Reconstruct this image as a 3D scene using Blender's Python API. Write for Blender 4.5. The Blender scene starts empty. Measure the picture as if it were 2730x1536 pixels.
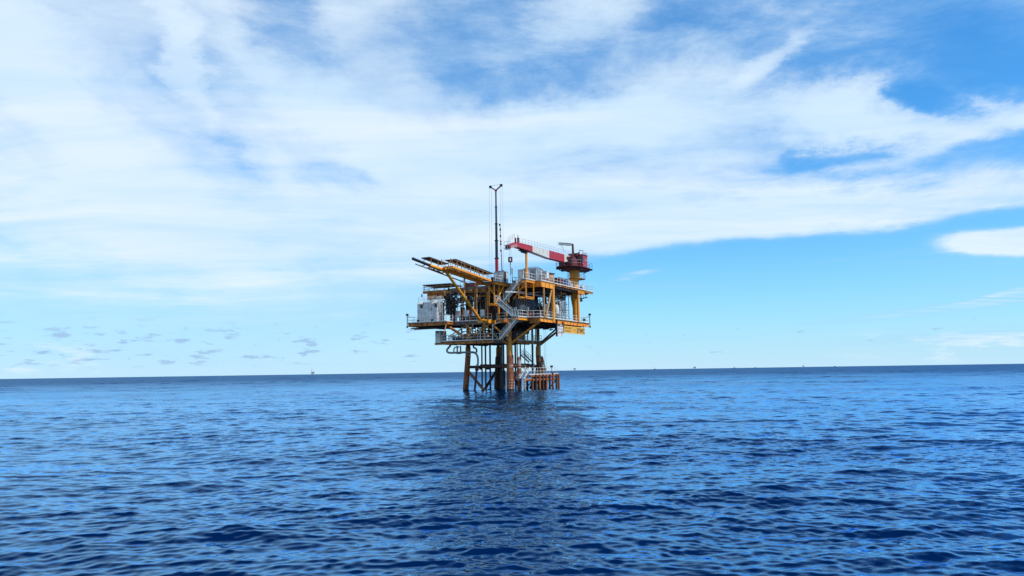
import bpy, math, random
import numpy as np
from mathutils import Vector, Matrix
random.seed(7)
R = math.radians
S = bpy.context.scene

# ------------------------------------------------------------------ camera
F_PX, W_PX, H_PX, EYE = 2000.0, 2730.0, 1536.0, 3.4
PITCH, ROLL = math.atan(222 / F_PX), R(0.86)
cam = bpy.data.cameras.new('camera')
cam.sensor_width = 36.0
cam.lens = 36.0 * F_PX / W_PX
cam.clip_start, cam.clip_end = 0.5, 200000
camo = bpy.data.objects.new('camera', cam)
S.collection.objects.link(camo)
camo.matrix_world = (Matrix.Translation((0, 0, EYE)) @ Matrix.Rotation(R(90) + PITCH, 4, 'X')
                     @ Matrix.Rotation(-ROLL, 4, 'Z'))
S.camera = camo

# ------------------------------------------------------------------ view
S.view_settings.view_transform = 'Standard'
S.view_settings.look = 'None'
S.view_settings.exposure = 0.0
S.view_settings.gamma = 1.0
S.cycles.max_bounces = 8
S.cycles.transparent_max_bounces = 8
S.cycles.caustics_reflective = False
S.cycles.caustics_refractive = False

# ------------------------------------------------------------------ sun
SUN_EL, SUN_AZ = R(48), R(117)          # azimuth clockwise from the view direction (+Y)
sd = Vector((math.sin(SUN_AZ) * math.cos(SUN_EL), math.cos(SUN_AZ) * math.cos(SUN_EL), math.sin(SUN_EL)))
sl = bpy.data.lights.new('sun', 'SUN')
sl.energy, sl.angle, sl.color = 3.9, R(0.6), (1.0, 0.95, 0.88)
so = bpy.data.objects.new('sun', sl)
S.collection.objects.link(so)
so.rotation_euler = sd.to_track_quat('Z', 'Y').to_euler()

# ------------------------------------------------------------------ pixel rays of the photograph (for measuring)
def ray(px, py):
    v = Vector(((px - W_PX / 2) / F_PX, -(py - H_PX / 2) / F_PX, -1.0))
    return camo.matrix_world.to_3x3() @ v
def azel(px, py):
    d = ray(px, py).normalized()
    return math.atan2(d.x, d.y), math.asin(d.z)

# ------------------------------------------------------------------ node helper
class NT:
    def __init__(s, tree):
        s.t = tree; s.n = tree.nodes; s.l = tree.links
    def put(s, sock, v):
        if v is None: return
        if hasattr(v, 'is_output') or isinstance(v, bpy.types.NodeSocket): s.l.new(v, sock)
        else:
            try: sock.default_value = v
            except Exception: sock.default_value = (*v, 1.0)
    def m(s, op, a, b=None, c=None, clamp=False):
        n = s.n.new('ShaderNodeMath'); n.operation = op; n.use_clamp = clamp
        for i, x in enumerate((a, b, c)): s.put(n.inputs[i], x)
        return n.outputs[0]
    def vm(s, op, a, b=None, scale=None):
        n = s.n.new('ShaderNodeVectorMath'); n.operation = op
        s.put(n.inputs[0], a); s.put(n.inputs[1], b)
        if scale is not None: s.put(n.inputs['Scale'], scale)
        return n.outputs[1] if op in ('LENGTH', 'DOT_PRODUCT') else n.outputs[0]
    def sep(s, v):
        n = s.n.new('ShaderNodeSeparateXYZ'); s.put(n.inputs[0], v); return n.outputs
    def comb(s, x, y, z):
        n = s.n.new('ShaderNodeCombineXYZ')
        for i, q in enumerate((x, y, z)): s.put(n.inputs[i], q)
        return n.outputs[0]
    def noise(s, vec, scale, detail=4, rough=0.55, dist=0.0, col=False, lac=2.0):
        n = s.n.new('ShaderNodeTexNoise'); s.put(n.inputs['Vector'], vec)
        for k, v in (('Scale', scale), ('Detail', detail), ('Roughness', rough), ('Distortion', dist), ('Lacunarity', lac)):
            s.put(n.inputs[k], v)
        return n.outputs['Color' if col else 'Fac']
    def ss(s, x, a, b, lo=0.0, hi=1.0, kind='SMOOTHSTEP'):
        n = s.n.new('ShaderNodeMapRange'); n.interpolation_type = kind
        s.put(n.inputs[0], x); s.put(n.inputs[1], a); s.put(n.inputs[2], b); s.put(n.inputs[3], lo); s.put(n.inputs[4], hi)
        return n.outputs[0]
    def mix(s, f, a, b):
        n = s.n.new('ShaderNodeMix'); n.data_type = 'RGBA'
        s.put(n.inputs['Factor'], f); s.put(n.inputs[6], a); s.put(n.inputs[7], b)
        return n.outputs[2]
    def curve(s, x, pts):
        n = s.n.new('ShaderNodeFloatCurve'); c = n.mapping.curves[0]
        n.mapping.use_clip = False
        while len(c.points) < len(pts): c.points.new(0.5, 0.5)
        for p, (a, b) in zip(c.points, pts): p.location = (a, b)
        n.mapping.update(); s.put(n.inputs['Value'], x); return n.outputs[0]
    def blob(s, vec, loc, size, ang):
        n = s.n.new('ShaderNodeMapping'); n.vector_type = 'TEXTURE'; s.put(n.inputs['Vector'], vec)
        n.inputs['Location'].default_value = (*loc, 0); n.inputs['Rotation'].default_value = (0, 0, ang)
        n.inputs['Scale'].default_value = (*size, 1)
        g = s.n.new('ShaderNodeTexGradient'); g.gradient_type = 'SPHERICAL'; s.l.new(n.outputs[0], g.inputs[0])
        return s.ss(g.outputs['Fac'], 0.0, 0.85)

# ------------------------------------------------------------------ world: Nishita sky with high cirrus and far cumulus
SKY_TINT = (0.46, 1.28, 1.80)
world = bpy.data.worlds.new('World'); S.world = world; world.use_nodes = True
w = NT(world.node_tree); w.n.clear()
out = w.n.new('ShaderNodeOutputWorld'); bg = w.n.new('ShaderNodeBackground')
bg.inputs['Strength'].default_value = 0.106
sky = w.n.new('ShaderNodeTexSky'); sky.sky_type = 'NISHITA'; sky.sun_disc = False
sky.sun_elevation = SUN_EL; sky.sun_rotation = SUN_AZ
sky.air_density, sky.dust_density, sky.ozone_density, sky.altitude = 1.0, 0.4, 3.0, 0
tc = w.n.new('ShaderNodeTexCoord')
D = w.vm('NORMALIZE', tc.outputs['Generated'])
dx, dy, dz = w.sep(D)
az = w.m('ARCTAN2', dx, dy)
el = w.m('ARCSINE', w.m('MAXIMUM', dz, -0.2))
ang = w.comb(az, el, 0.0)
# plane of the cloud deck, seen in perspective
pz = w.m('ADD', w.m('MAXIMUM', dz, 0.0), 0.06)
plane = w.comb(w.m('DIVIDE', dx, pz), w.m('DIVIDE', dy, pz), 0.0)
warp = w.noise(plane, 0.55, 3, 0.5, col=True)
warpc = w.vm('SUBTRACT', warp, (0.5, 0.5, 0.5))
angw = w.vm('ADD', ang, w.vm('MULTIPLY', warpc, (0.16, 0.07, 0.0)))
fine = w.vm('SUBTRACT', w.noise(w.vm('MULTIPLY', ang, (1, 2.0, 1)), 9.0, 8, 0.66, col=True), (0.5, 0.5, 0.5))
angw = w.vm('ADD', angw, w.vm('MULTIPLY', fine, (0.13, 0.06, 0.0)))
K = 2730 / 2576.0
def bl(x, y, sx, sy, rot, amp):          # a soft patch of the sky: centre, half sizes and tilt, in angles
    a, e = azel(x * K, y * K)
    return w.m('MULTIPLY', w.blob(angw, (a, e), (sx * K / F_PX, sy * K / F_PX), R(rot)), amp)
patches = [
    # thick bright cirrus
    (60, 100, 420, 150, -28, .30), (280, 430, 620, 130, -40, .36), (450, 130, 330, 60, -68, .34), (300, 560, 500, 120, -10, .25),
    (900, 330, 520, 110, -22, .32), (1000, 390, 170, 60, 10, .30), (1400, 330, 650, 110, 8, .36), (1100, 520, 900, 130, 3, .28),
    (1900, 540, 900, 85, 3, .50), (2100, 280, 270, 95, -4, .62), (2340, 325, 230, 46, -3, .36), (1960, 150, 200, 34, 24, .30),
    (2560, 275, 210, 60, -16, .55), (2530, 608, 220, 48, -4, .95), (1700, 250, 300, 140, 20, .18),
    (1500, 600, 700, 90, 5, .30), (600, 330, 330, 70, -50, .20),
    # openings of blue
    (690, 55, 260, 120, -60, -.30), (520, 250, 330, 110, -62, -.24), (240, 160, 240, 90, -40, -.14),
    (1290, 230, 380, 90, -8, -.34), (1180, 60, 420, 120, 15, -.24), (1700, 90, 480, 120, 14, -.26), (2260, 70, 420, 150, 10, -.26), (2480, 160, 300, 150, 0, -.46),
    (2340, 255, 120, 50, -20, -.40), (2110, 380, 200, 40, 4, -.42), (2400, 430, 440, 80, 2, -.42), (840, 440, 210, 50, 4, -.24),
    (560, 350, 170, 40, 0, -.16), (60, 600, 420, 50, 4, -.18), (500, 660, 420, 46, 2, -.14), (1450, 445, 260, 40, 4, -.10),
]
cov = None
for p in patches:
    v = bl(*p); cov = v if cov is None else w.m('ADD', cov, v)
# streaks: fibres drawn out along the wind, on the cloud plane
def streak(rot, sc, stretch, det=6):
    n = w.n.new('ShaderNodeMapping'); w.put(n.inputs['Vector'], w.vm('ADD', plane, w.vm('SCALE', warpc, None, 0.9)))
    n.inputs['Rotation'].default_value = (0, 0, R(rot)); n.inputs['Scale'].default_value = (sc * stretch, sc, 1)
    return w.noise(n.outputs[0], 1.0, det, 0.6, 0.3)
st1 = streak(28, 2.4, 0.16); st2 = streak(-12, 1.1, 0.3, 7); st3 = streak(8, 6.5, 0.14, 4)
nz = w.m('ADD', w.m('ADD', w.m('MULTIPLY', w.m('SUBTRACT', st1, .5), .15), w.m('MULTIPLY', w.m('SUBTRACT', st2, .5), .55)),
         w.m('MULTIPLY', w.m('SUBTRACT', st3, .5), .03))
def wisp(rot, sx, sy, off):
    n = w.n.new('ShaderNodeMapping'); w.put(n.inputs['Vector'], w.vm('ADD', ang, w.vm('MULTIPLY', warpc, (.22, .16, 0))))
    n.inputs['Location'].default_value = (off, off, 0); n.inputs['Rotation'].default_value = (0, 0, R(rot)); n.inputs['Scale'].default_value = (sx, sy, 1)
    return w.m('SUBTRACT', w.noise(n.outputs[0], 1.0, 9, .66, .25), .5)
wl = w.m('MULTIPLY', wisp(48, 4.0, 15.0, 3.1), w.ss(az, .05, -.3)); wr = w.m('MULTIPLY', wisp(-10, 5.0, 17.0, 7.7), w.ss(az, -.25, .05)); wa = wisp(5, 9.0, 16.0, 1.3)
nz = w.m('ADD', nz, w.m('ADD', w.m('MULTIPLY', w.m('ADD', wl, w.m('MULTIPLY', wr, 1.35)), .85), w.m('MULTIPLY', wa, .50)))
# lower edge of the veil, by azimuth
elw = w.m('ADD', el, w.m('MULTIPLY', w.sep(fine)[1], 0.02))
def curve_az(pts, lo=-.72, hi=.72):
    q = [((azel(x * K, y * K)[0] - lo) / (hi - lo), azel(x * K, y * K)[1]) for x, y in pts]
    q = [(0.0, q[0][1])] + q + [(1.0, q[-1][1])]
    return w.curve(w.ss(az, lo, hi, 0, 1, 'LINEAR'), q)
edge = curve_az([(0, 880), (400, 900), (800, 880), (1100, 780), (1300, 700), (1480, 655), (1620, 634), (1800, 615), (2000, 600), (2200, 592), (2330, 575), (2480, 545), (2576, 535)])
soft = w.ss(az, -0.25, 0.12, 0.15, 0.013, 'LINEAR')
below = w.m('SUBTRACT', elw, edge)
veil = w.ss(w.m('DIVIDE', below, soft), -0.3, 1.0)
base = w.ss(az, 0.1, 0.6, 0.68, 0.47, 'LINEAR')
tex = w.m('ADD', w.m('ADD', base, cov), nz)
cir = w.m('MULTIPLY', w.m('MULTIPLY', w.ss(tex, -0.12, 1.05, 0.0, 1.0), veil), w.ss(el, .62, .95, 1.0, .25))
# isolated cloud on the right and thin low bands
angw = w.vm('ADD', ang, w.vm('MULTIPLY', fine, (0.06, 0.014, 0)))
lone = w.m('MULTIPLY', w.m('ADD', bl(2545, 604, 190, 36, -3, 1.7), bl(2680, 596, 220, 40, 0, 1.2)), w.ss(st2, .25, .6, .6, 1))
lowst = w.noise(w.vm('MULTIPLY', ang, (2.2, 26.0, 1)), 1.0, 6, 0.6, 0.4)
lowb = w.m('MULTIPLY', w.ss(lowst, 0.48, 0.78, 0, .55), w.m('MULTIPLY', w.ss(el, .0, .05), w.ss(el, .16, .30, 1, 0)))
rt = w.m('ADD', bl(2420, 770, 420, 18, 5, .55), w.m('ADD', bl(2540, 738, 160, 10, 7, .5), w.m('ADD', bl(1600, 690, 90, 16, 12, .6), bl(2500, 845, 300, 14, 0, .7))))
rt = w.m('MULTIPLY', rt, w.ss(st3, .3, .65, .3, 1))
cover = w.m('MINIMUM', w.m('ADD', w.m('ADD', cir, lone), w.m('ADD', lowb, rt)), 1.0)
# haze towards the horizon
hz = w.m('POWER', w.m('SUBTRACT', 1.0, w.m('MINIMUM', w.m('MAXIMUM', w.m('DIVIDE', el, 0.42), 0.0), 1.0)), w.ss(az, -.15, .15, 1.9, 4.2))
skyc = w.vm('MULTIPLY', sky.outputs[0], SKY_TINT)
skyc = w.mix(w.m('MULTIPLY', hz, 0.93), skyc, (5.4, 7.75, 9.6, 1))
cloudc = w.mix(w.ss(st2, .3, .7), (5.7, 7.8, 9.8, 1), (8.0, 9.0, 9.9, 1))
thin = w.mix(w.ss(cover, 0.1, 0.75), (3.5, 6.2, 9.4, 1), cloudc)
c1 = w.mix(w.m('MULTIPLY', cover, .95), skyc, thin)
# small grey cumulus low on the horizon
puffv = w.vm('ADD', ang, w.vm('MULTIPLY', fine, (0.02, 0.008, 0)))
pn = w.noise(w.vm('MULTIPLY', puffv, (32.0, 150.0, 1)), 1.0, 6, 0.6)
pmask = w.m('MULTIPLY', w.ss(el, .008, .02), w.ss(el, .045, .078, 1, 0))
pthr = w.ss(az, -.35, .25, .535, .64, 'LINEAR')
puff = w.m('MULTIPLY', w.ss(w.m('SUBTRACT', pn, pthr), 0.0, 0.10), pmask)
c2 = w.mix(w.m('MULTIPLY', puff, .95), c1, (3.5, 5.5, 8.0, 1))
wn = w.noise(w.vm('MULTIPLY', ang, (16.0, 60.0, 1)), 1.0, 4, 0.6)
whitelow = w.m('MULTIPLY', w.ss(wn, .5, .66), w.m('MULTIPLY', w.ss(el, .0, .012), w.ss(el, .022, .05, 1, 0)))
whitelow = w.m('MULTIPLY', whitelow, w.m('ADD', w.ss(az, .35, .55), w.ss(az, -.45, -.55)))
c3 = w.mix(w.m('MULTIPLY', whitelow, .55), c2, (7.9, 8.9, 9.6, 1))
w.l.new(c3, bg.inputs['Color']); w.l.new(bg.outputs[0], out.inputs[0])
world.cycles.sampling_method = 'MANUAL'; world.cycles.sample_map_resolution = 1024
#@@OCEAN
# ------------------------------------------------------------------ water
def tagp(o, label=None, cat=None, group=None, kind=None):
    for k, v in (('label', label), ('category', cat), ('group', group), ('kind', kind)):
        if v: o[k] = v
def material(name):
    m = bpy.data.materials.new(name); m.use_nodes = True; t = NT(m.node_tree)
    return m, t, m.node_tree.nodes['Principled BSDF']
def water_mesh():
    def step(r): return np.maximum(0.05, r * np.interp(np.log(r), np.log([5, 110, 400, 3000]), [.0029, .0029, .0050, .010]))
    rs = [5.0]
    while rs[-1] < 90000: rs.append(rs[-1] + float(step(rs[-1])))
    rs = np.array(rs); th = np.linspace(R(-60), R(60), 850)
    rr, tt = np.meshgrid(rs, th, indexing='ij')
    x0 = (rr * np.sin(tt)).ravel(); y0 = (rr * np.cos(tt)).ravel() - 2.0; r = rr.ravel()
    x, y, z = x0.copy(), y0.copy(), np.zeros_like(x0)
    spc = step(r); rng = np.random.default_rng(5)
    n = 180
    lam = np.concatenate([0.26 * (9 / 0.26) ** rng.random(n), 10 * 8 ** rng.random(40)])
    for L in lam:
        k = 2 * math.pi / L
        a_ = R(166 if rng.random() < .62 else 203) + rng.normal(0, R(20) + R(12) * (L < 1.5))
        kx, ky = k * math.sin(a_), k * math.cos(a_)
        amp = (0.0027 * L ** 0.50 if L < 10 else 0.0016 * L) * rng.uniform(.5, 1.4)
        ph = rng.uniform(0, 2 * math.pi)
        sp = spc
        att = np.clip((L / sp - 2.2) / 1.8, 0, 1)
        w_ = kx * x0 + ky * y0 + ph
        c, s_ = np.cos(w_) * amp * att, np.sin(w_) * amp * att
        z += c; x -= 1.0 * kx / k * s_; y -= 1.0 * ky / k * s_
    nr, nt = len(rs), len(th)
    me = bpy.data.meshes.new('water')
    co = np.stack([x, y, z], 1).astype(np.float32)
    i = np.arange((nr - 1) * nt).reshape(nr - 1, nt)[:, :-1].ravel()
    q = np.stack([i, i + nt, i + nt + 1, i + 1], 1).astype(np.int32)
    q = q[:, ::-1].copy()
    me.vertices.add(len(co)); me.vertices.foreach_set('co', co.ravel())
    me.loops.add(q.size); me.loops.foreach_set('vertex_index', q.ravel())
    me.polygons.add(len(q)); me.polygons.foreach_set('loop_start', np.arange(0, q.size, 4, dtype=np.int32))
    me.polygons.foreach_set('use_smooth', np.ones(len(q), dtype=bool))
    me.update(calc_edges=True)
    if me.polygons[0].normal.z < 0: me.flip_normals()
    return me
wm, t, bs = material('sea_water')
geo = t.n.new('ShaderNodeNewGeometry'); P = geo.outputs['Position']
def slopes(vec, scale, amt, det, stretch):
    v = t.noise(t.vm('MULTIPLY', vec, stretch), scale, det, 0.55, col=True)
    v = t.vm('SUBTRACT', v, (.5, .5, .5))
    return t.vm('MULTIPLY', v, (amt * .75, amt, 0))
calm = t.ss(t.noise(t.vm('MULTIPLY', P, (.5, 1.4, 1)), 0.03, 4, .6), .38, .62, .40, 1.45)
calm = t.m('MULTIPLY', calm, t.ss(t.noise(t.vm('MULTIPLY', P, (.4, 1.2, 1)), 0.16, 3, .6), .38, .62, .7, 1.3))
s1 = slopes(P, 1.5, .60, 4, (.6, 1.6, 1))
s2 = slopes(P, 6.0, 1.0, 5, (.6, 1.5, 1))
dist = t.vm('LENGTH', P)
s0 = slopes(P, 0.35, 1.3, 4, (.5, 1.3, 1))
far = t.ss(dist, 90, 350)
ssum = t.vm('ADD', t.vm('ADD', s1, s2), t.vm('SCALE', s0, None, far))
ssum = t.vm('SCALE', ssum, None, t.m('MULTIPLY', calm, t.ss(dist, 60, 300, .46, 1.15)))
N = t.vm('NORMALIZE', t.vm('ADD', geo.outputs['Normal'], ssum))
t.n.remove(bs)
body = t.n.new('ShaderNodeBsdfDiffuse'); body.inputs['Color'].default_value = (0.0, 0.012, 0.058, 1); t.l.new(N, body.inputs['Normal'])
surf = t.n.new('ShaderNodeBsdfGlossy'); surf.inputs['Color'].default_value = (.38, .69, 1.0, 1); t.l.new(N, surf.inputs['Normal'])
t.l.new(t.ss(dist, 40, 500, .03, .30, 'LINEAR'), surf.inputs['Roughness'])
fr = t.n.new('ShaderNodeFresnel'); fr.inputs['IOR'].default_value = 1.40; t.l.new(N, fr.inputs['Normal'])
F = t.m('MULTIPLY_ADD', fr.outputs[0], 1.95, -.23, clamp=True)
F = t.m('MINIMUM', F, t.ss(dist, 40, 520, .95, .34))   # wave slopes hide each other far out
ms = t.n.new('ShaderNodeMixShader'); t.l.new(F, ms.inputs[0]); t.l.new(body.outputs[0], ms.inputs[1]); t.l.new(surf.outputs[0], ms.inputs[2])
t.l.new(ms.outputs[0], t.n['Material Output'].inputs['Surface'])
wo = bpy.data.objects.new('water', water_mesh()); S.collection.objects.link(wo)
wo.data.materials.append(wm); tagp(wo, kind='structure')
#@@RIG
# ------------------------------------------------------------------ platform frame: x along the right face, y along the left face, z up, origin at the front leg on the water
YAW = R(62)
_d = ray(1361, 1040)
ORG = Vector((_d.x / _d.y * 130.0, 130.0, 0.0))
M_RIG = Matrix.Translation(ORG) @ Matrix.Rotation(YAW, 4, 'Z')
M_INV = M_RIG.inverted()
def at(px, py, x=None, y=None, z=None):
    """the point of the plane x=, y= or z= of the rig that the photograph shows at this pixel"""
    o = M_INV @ Vector((0, 0, EYE)); d = M_INV.to_3x3() @ ray(px, py)
    i, v = (0, x) if x is not None else (1, y) if y is not None else (2, z)
    return o + d * ((v - o[i]) / d[i])

# ------------------------------------------------------------------ materials
def paint(name, col, col2=None, rough=0.5, metal=0.0, spots=0.5, scale=1.2, rust=0.0, streak=True):
    m, t, b = material(name)
    tcn = t.n.new('ShaderNodeTexCoord').outputs['Object']
    n1 = t.noise(tcn, scale, 6, .62)
    col2 = col2 or tuple(c * .72 for c in col)
    c = t.mix(t.ss(n1, .38, .66), (*col, 1), (*col2, 1))
    if rust:
        v = t.vm('MULTIPLY', tcn, (2.6, 2.6, .45 if streak else 2.0))
        n2 = t.noise(v, 1.3, 7, .68)
        c = t.mix(t.ss(n2, .66 - rust * .3, .76 - rust * .25), c, (.11, .036, .014, 1))
    t.l.new(c, b.inputs['Base Color'])
    b.inputs['Roughness'].default_value = rough; b.inputs['Metallic'].default_value = metal
    n3 = t.noise(tcn, 9.0, 4, .6)
    t.l.new(t.ss(n3, .3, .7, rough - .12, min(1, rough + .2)), b.inputs['Roughness'])
    return m
YEL = paint('yellow_paint', (.76, .29, .018), (.62, .20, .016), .5, rust=.42)
YEL2 = paint('bright_yellow_paint', (.86, .345, .02), (.76, .26, .02), .45, rust=.22)
ORA = paint('weathered_orange_paint', (.60, .21, .02), (.36, .12, .026), .65, rust=.62)
TAN = paint('faded_yellow_paint', (.48, .27, .09), (.36, .18, .07), .6, rust=.30)
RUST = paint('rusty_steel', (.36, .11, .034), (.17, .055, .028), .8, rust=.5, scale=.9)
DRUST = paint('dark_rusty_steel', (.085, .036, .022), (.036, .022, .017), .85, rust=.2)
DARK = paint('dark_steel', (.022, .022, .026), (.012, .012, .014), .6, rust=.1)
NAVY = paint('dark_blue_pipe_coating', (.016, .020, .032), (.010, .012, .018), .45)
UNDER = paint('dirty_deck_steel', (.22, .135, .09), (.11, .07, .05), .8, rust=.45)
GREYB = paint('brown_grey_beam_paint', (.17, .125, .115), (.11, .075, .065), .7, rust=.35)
WHITE = paint('white_rail_paint', (.78, .77, .72), (.62, .60, .55), .5, rust=.12)
PANEL = paint('white_panel_paint', (.72, .71, .70), (.54, .53, .52), .55, rust=.42)
CREAM = paint('cream_sheet', (.66, .63, .56), (.50, .47, .42), .5, rust=.12)
GALV = paint('galvanised_steel', (.36, .36, .37), (.25, .25, .26), .42, metal=.35)
PIPE = paint('grey_pipe_paint', (.30, .31, .33), (.22, .22, .23), .5, rust=.14)
LAG = paint('silver_pipe_lagging', (.42, .42, .47), (.25, .25, .30), .35, metal=.4, scale=3)
BLUEG = paint('blue_grey_machine_paint', (.075, .105, .14), (.045, .065, .09), .5, rust=.15)
RED = paint('crane_red_paint', (.45, .010, .022), (.33, .010, .018), .42, rust=.08)
DRED = paint('dark_red_paint', (.14, .010, .014), (.09, .010, .012), .55, rust=.2)
OXID = paint('red_oxide_paint', (.26, .042, .026), (.17, .03, .02), .6, rust=.3)
BLACK = paint('black_rubber', (.012, .013, .016), (.022, .022, .025), .55)
SOLAR = paint('solar_panel_glass', (.010, .014, .030), (.014, .018, .036), .45)
BACKS = paint('solar_panel_backing', (.035, .030, .030), (.022, .020, .020), .7)
SIGNY = paint('yellow_sign_paint', (.74, .38, .035), (.66, .31, .03), .5, rust=.10)
INK = paint('black_lettering', (.02, .016, .012), None, .6)
INKB = paint('brown_lettering', (.22, .10, .02), None, .6)
GLASS = paint('cab_window_glass', (.03, .05, .07), (.02, .035, .05), .08)
GREEN = paint('green_valve_paint', (.02, .14, .05), None, .5)
MARK = paint('white_leg_marking', (.75, .62, .50), (.6, .45, .32), .6)
BLUE = paint('blue_paint', (.03, .06, .20), None, .5)

# ------------------------------------------------------------------ mesh builder
class MB:
    def __init__(s): s.v = []; s.f = []; s.sm = []
    def add(s, vs, fs, smooth=False):
        o = len(s.v); s.v += [Vector(q) for q in vs]
        for f in fs: s.f.append([o + i for i in f]); s.sm.append(smooth)
        return s
    def box(s, a, b):
        (x0, y0, z0), (x1, y1, z1) = a, b
        x0, x1 = min(x0, x1), max(x0, x1); y0, y1 = min(y0, y1), max(y0, y1); z0, z1 = min(z0, z1), max(z0, z1)
        return s.add([(x0, y0, z0), (x1, y0, z0), (x1, y1, z0), (x0, y1, z0), (x0, y0, z1), (x1, y0, z1), (x1, y1, z1), (x0, y1, z1)],
                     [(3, 2, 1, 0), (4, 5, 6, 7), (0, 1, 5, 4), (1, 2, 6, 5), (2, 3, 7, 6), (3, 0, 4, 7)])
    def beam(s, p, q, w_, h, up=(0, 0, 1)):          # rectangular bar from p to q, w_ across, h along 'up'
        p, q = Vector(p), Vector(q); d = (q - p)
        if d.length < 1e-6: return s
        d.normalize(); up = Vector(up)
        if abs(d.dot(up)) > .97: up = Vector((1, 0, 0))
        sx = d.cross(up).normalized() * (w_ / 2); sy = d.cross(sx).normalized() * (h / 2)
        vs = [c + o for c in (p, q) for o in (-sx - sy, sx - sy, sx + sy, -sx + sy)]
        return s.add(vs, [(0, 1, 2, 3), (7, 6, 5, 4), (0, 4, 5, 1), (1, 5, 6, 2), (2, 6, 7, 3), (3, 7, 4, 0)])
    def tube(s, p, q, r0, r1=None, n=10, caps=True):
        r1 = r0 if r1 is None else r1
        p, q = Vector(p), Vector(q); d = q - p
        if d.length < 1e-6: return s
        d.normalize(); a = d.orthogonal().normalized(); b = d.cross(a)
        vs = []
        for c, r in ((p, r0), (q, r1)):
            for i in range(n):
                t_ = 2 * math.pi * i / n; vs.append(c + (a * math.cos(t_) + b * math.sin(t_)) * r)
        s.add(vs, [(i, (i + 1) % n, n + (i + 1) % n, n + i) for i in range(n)], True)
        if caps: s.add(vs, [tuple(range(n))[::-1], tuple(range(n, 2 * n))])
        return s
    def path(s, pts, r, n=8, smooth_n=0):
        pts = [Vector(p) for p in pts]
        for _ in range(smooth_n):                     # corner cutting
            new = [pts[0]]
            for a, b in zip(pts, pts[1:]): new += [a.lerp(b, .25), a.lerp(b, .75)]
            pts = new + [pts[-1]]
        rings = []; a = None
        for i, p in enumerate(pts):
            d = (pts[min(i + 1, len(pts) - 1)] - pts[max(i - 1, 0)]).normalized()
            a = d.orthogonal().normalized() if a is None else (a - d * a.dot(d)).normalized()
            b = d.cross(a); rings.append([p + (a * math.cos(2 * math.pi * k / n) + b * math.sin(2 * math.pi * k / n)) * r for k in range(n)])
        vs = [v for g in rings for v in g]; fs = []
        for i in range(len(rings) - 1):
            for k in range(n): fs.append((i * n + k, i * n + (k + 1) % n, (i + 1) * n + (k + 1) % n, (i + 1) * n + k))
        s.add(vs, fs, True); s.add(rings[0], [tuple(range(n))[::-1]]); s.add(rings[-1], [tuple(range(n))])
        return s
    def lathe(s, base, prof, n=20, smooth=True, axis=(0, 0, 1)):   # prof: (radius, height along the axis)
        base = Vector(base); d = Vector(axis).normalized(); a = d.orthogonal().normalized(); b = d.cross(a); vs = []
        for r, h in prof:
            for i in range(n):
                t_ = 2 * math.pi * i / n; vs.append(base + d * h + (a * math.cos(t_) + b * math.sin(t_)) * r)
        m = len(prof)
        s.add(vs, [(j * n + i, j * n + (i + 1) % n, (j + 1) * n + (i + 1) % n, (j + 1) * n + i) for j in range(m - 1) for i in range(n)], smooth)
        s.add(vs, [tuple(range(n))[::-1], tuple(range((m - 1) * n, m * n))])
        return s
    def ring(s, c, r, tr, axis=(0, 0, 1), n=20, k=6, a0=0, a1=360):
        c = Vector(c); d = Vector(axis).normalized(); a = d.orthogonal().normalized(); b = d.cross(a)
        st = n if a1 - a0 >= 360 else n + 1
        pts = [c + (a * math.cos(R(a0 + (a1 - a0) * i / n)) + b * math.sin(R(a0 + (a1 - a0) * i / n))) * r for i in range(st)]
        if a1 - a0 >= 360: pts.append(pts[0])
        return s.path(pts, tr, k)
    def prism(s, poly, z0, z1):                      # poly of (x, y), any orientation
        ar = sum(poly[i][0] * poly[(i + 1) % len(poly)][1] - poly[(i + 1) % len(poly)][0] * poly[i][1] for i in range(len(poly)))
        if ar < 0: poly = poly[::-1]
        n = len(poly); vs = [(x, y, z0) for x, y in poly] + [(x, y, z1) for x, y in poly]
        return s.add(vs, [tuple(range(n))[::-1], tuple(range(n, 2 * n))] + [(i, (i + 1) % n, n + (i + 1) % n, n + i) for i in range(n)])
    def build(s, name, mat, parent, label=None):
        me = bpy.data.meshes.new(name); o = bpy.data.objects.new(name, me)
        M = parent['_m'] if False else BASE[parent.name]
        me.from_pydata([M @ v for v in s.v], [], s.f)
        me.polygons.foreach_set('use_smooth', s.sm); me.materials.append(mat)
        S.collection.objects.link(o); o.parent = parent; BASE[o.name] = M
        if label: o['label'] = label
        return o
BASE = {}                                            # rig coordinates -> coordinates of each thing
def thing(name, base, label, cat, group=None, rot=0.0):
    o = bpy.data.objects.new(name, None); S.collection.objects.link(o); o.empty_display_size = .5
    L = Matrix.Translation(Vector(base)) @ Matrix.Rotation(rot, 4, 'Z')
    o.matrix_world = M_RIG @ L; BASE[o.name] = L.inverted()
    tagp(o, label, cat, group); return o
def part(name, mat, parent, *ops, label=None):
    b = MB()
    for op, *a in ops:
        kw = a.pop() if a and isinstance(a[-1], dict) else {}
        getattr(b, op)(*a, **kw)
    return b.build(name, mat, parent, label)
def copy_thing(o, delta, label, rot=None):
    c = o.copy(); S.collection.objects.link(c); c.matrix_world = M_RIG @ Matrix.Translation(Vector(delta)) @ M_INV @ o.matrix_world
    c['label'] = label
    for ch in list(o.children):
        k = ch.copy(); S.collection.objects.link(k); k.parent = c
        for g in list(ch.children):
            h = g.copy(); S.collection.objects.link(h); h.parent = k
    return c
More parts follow.
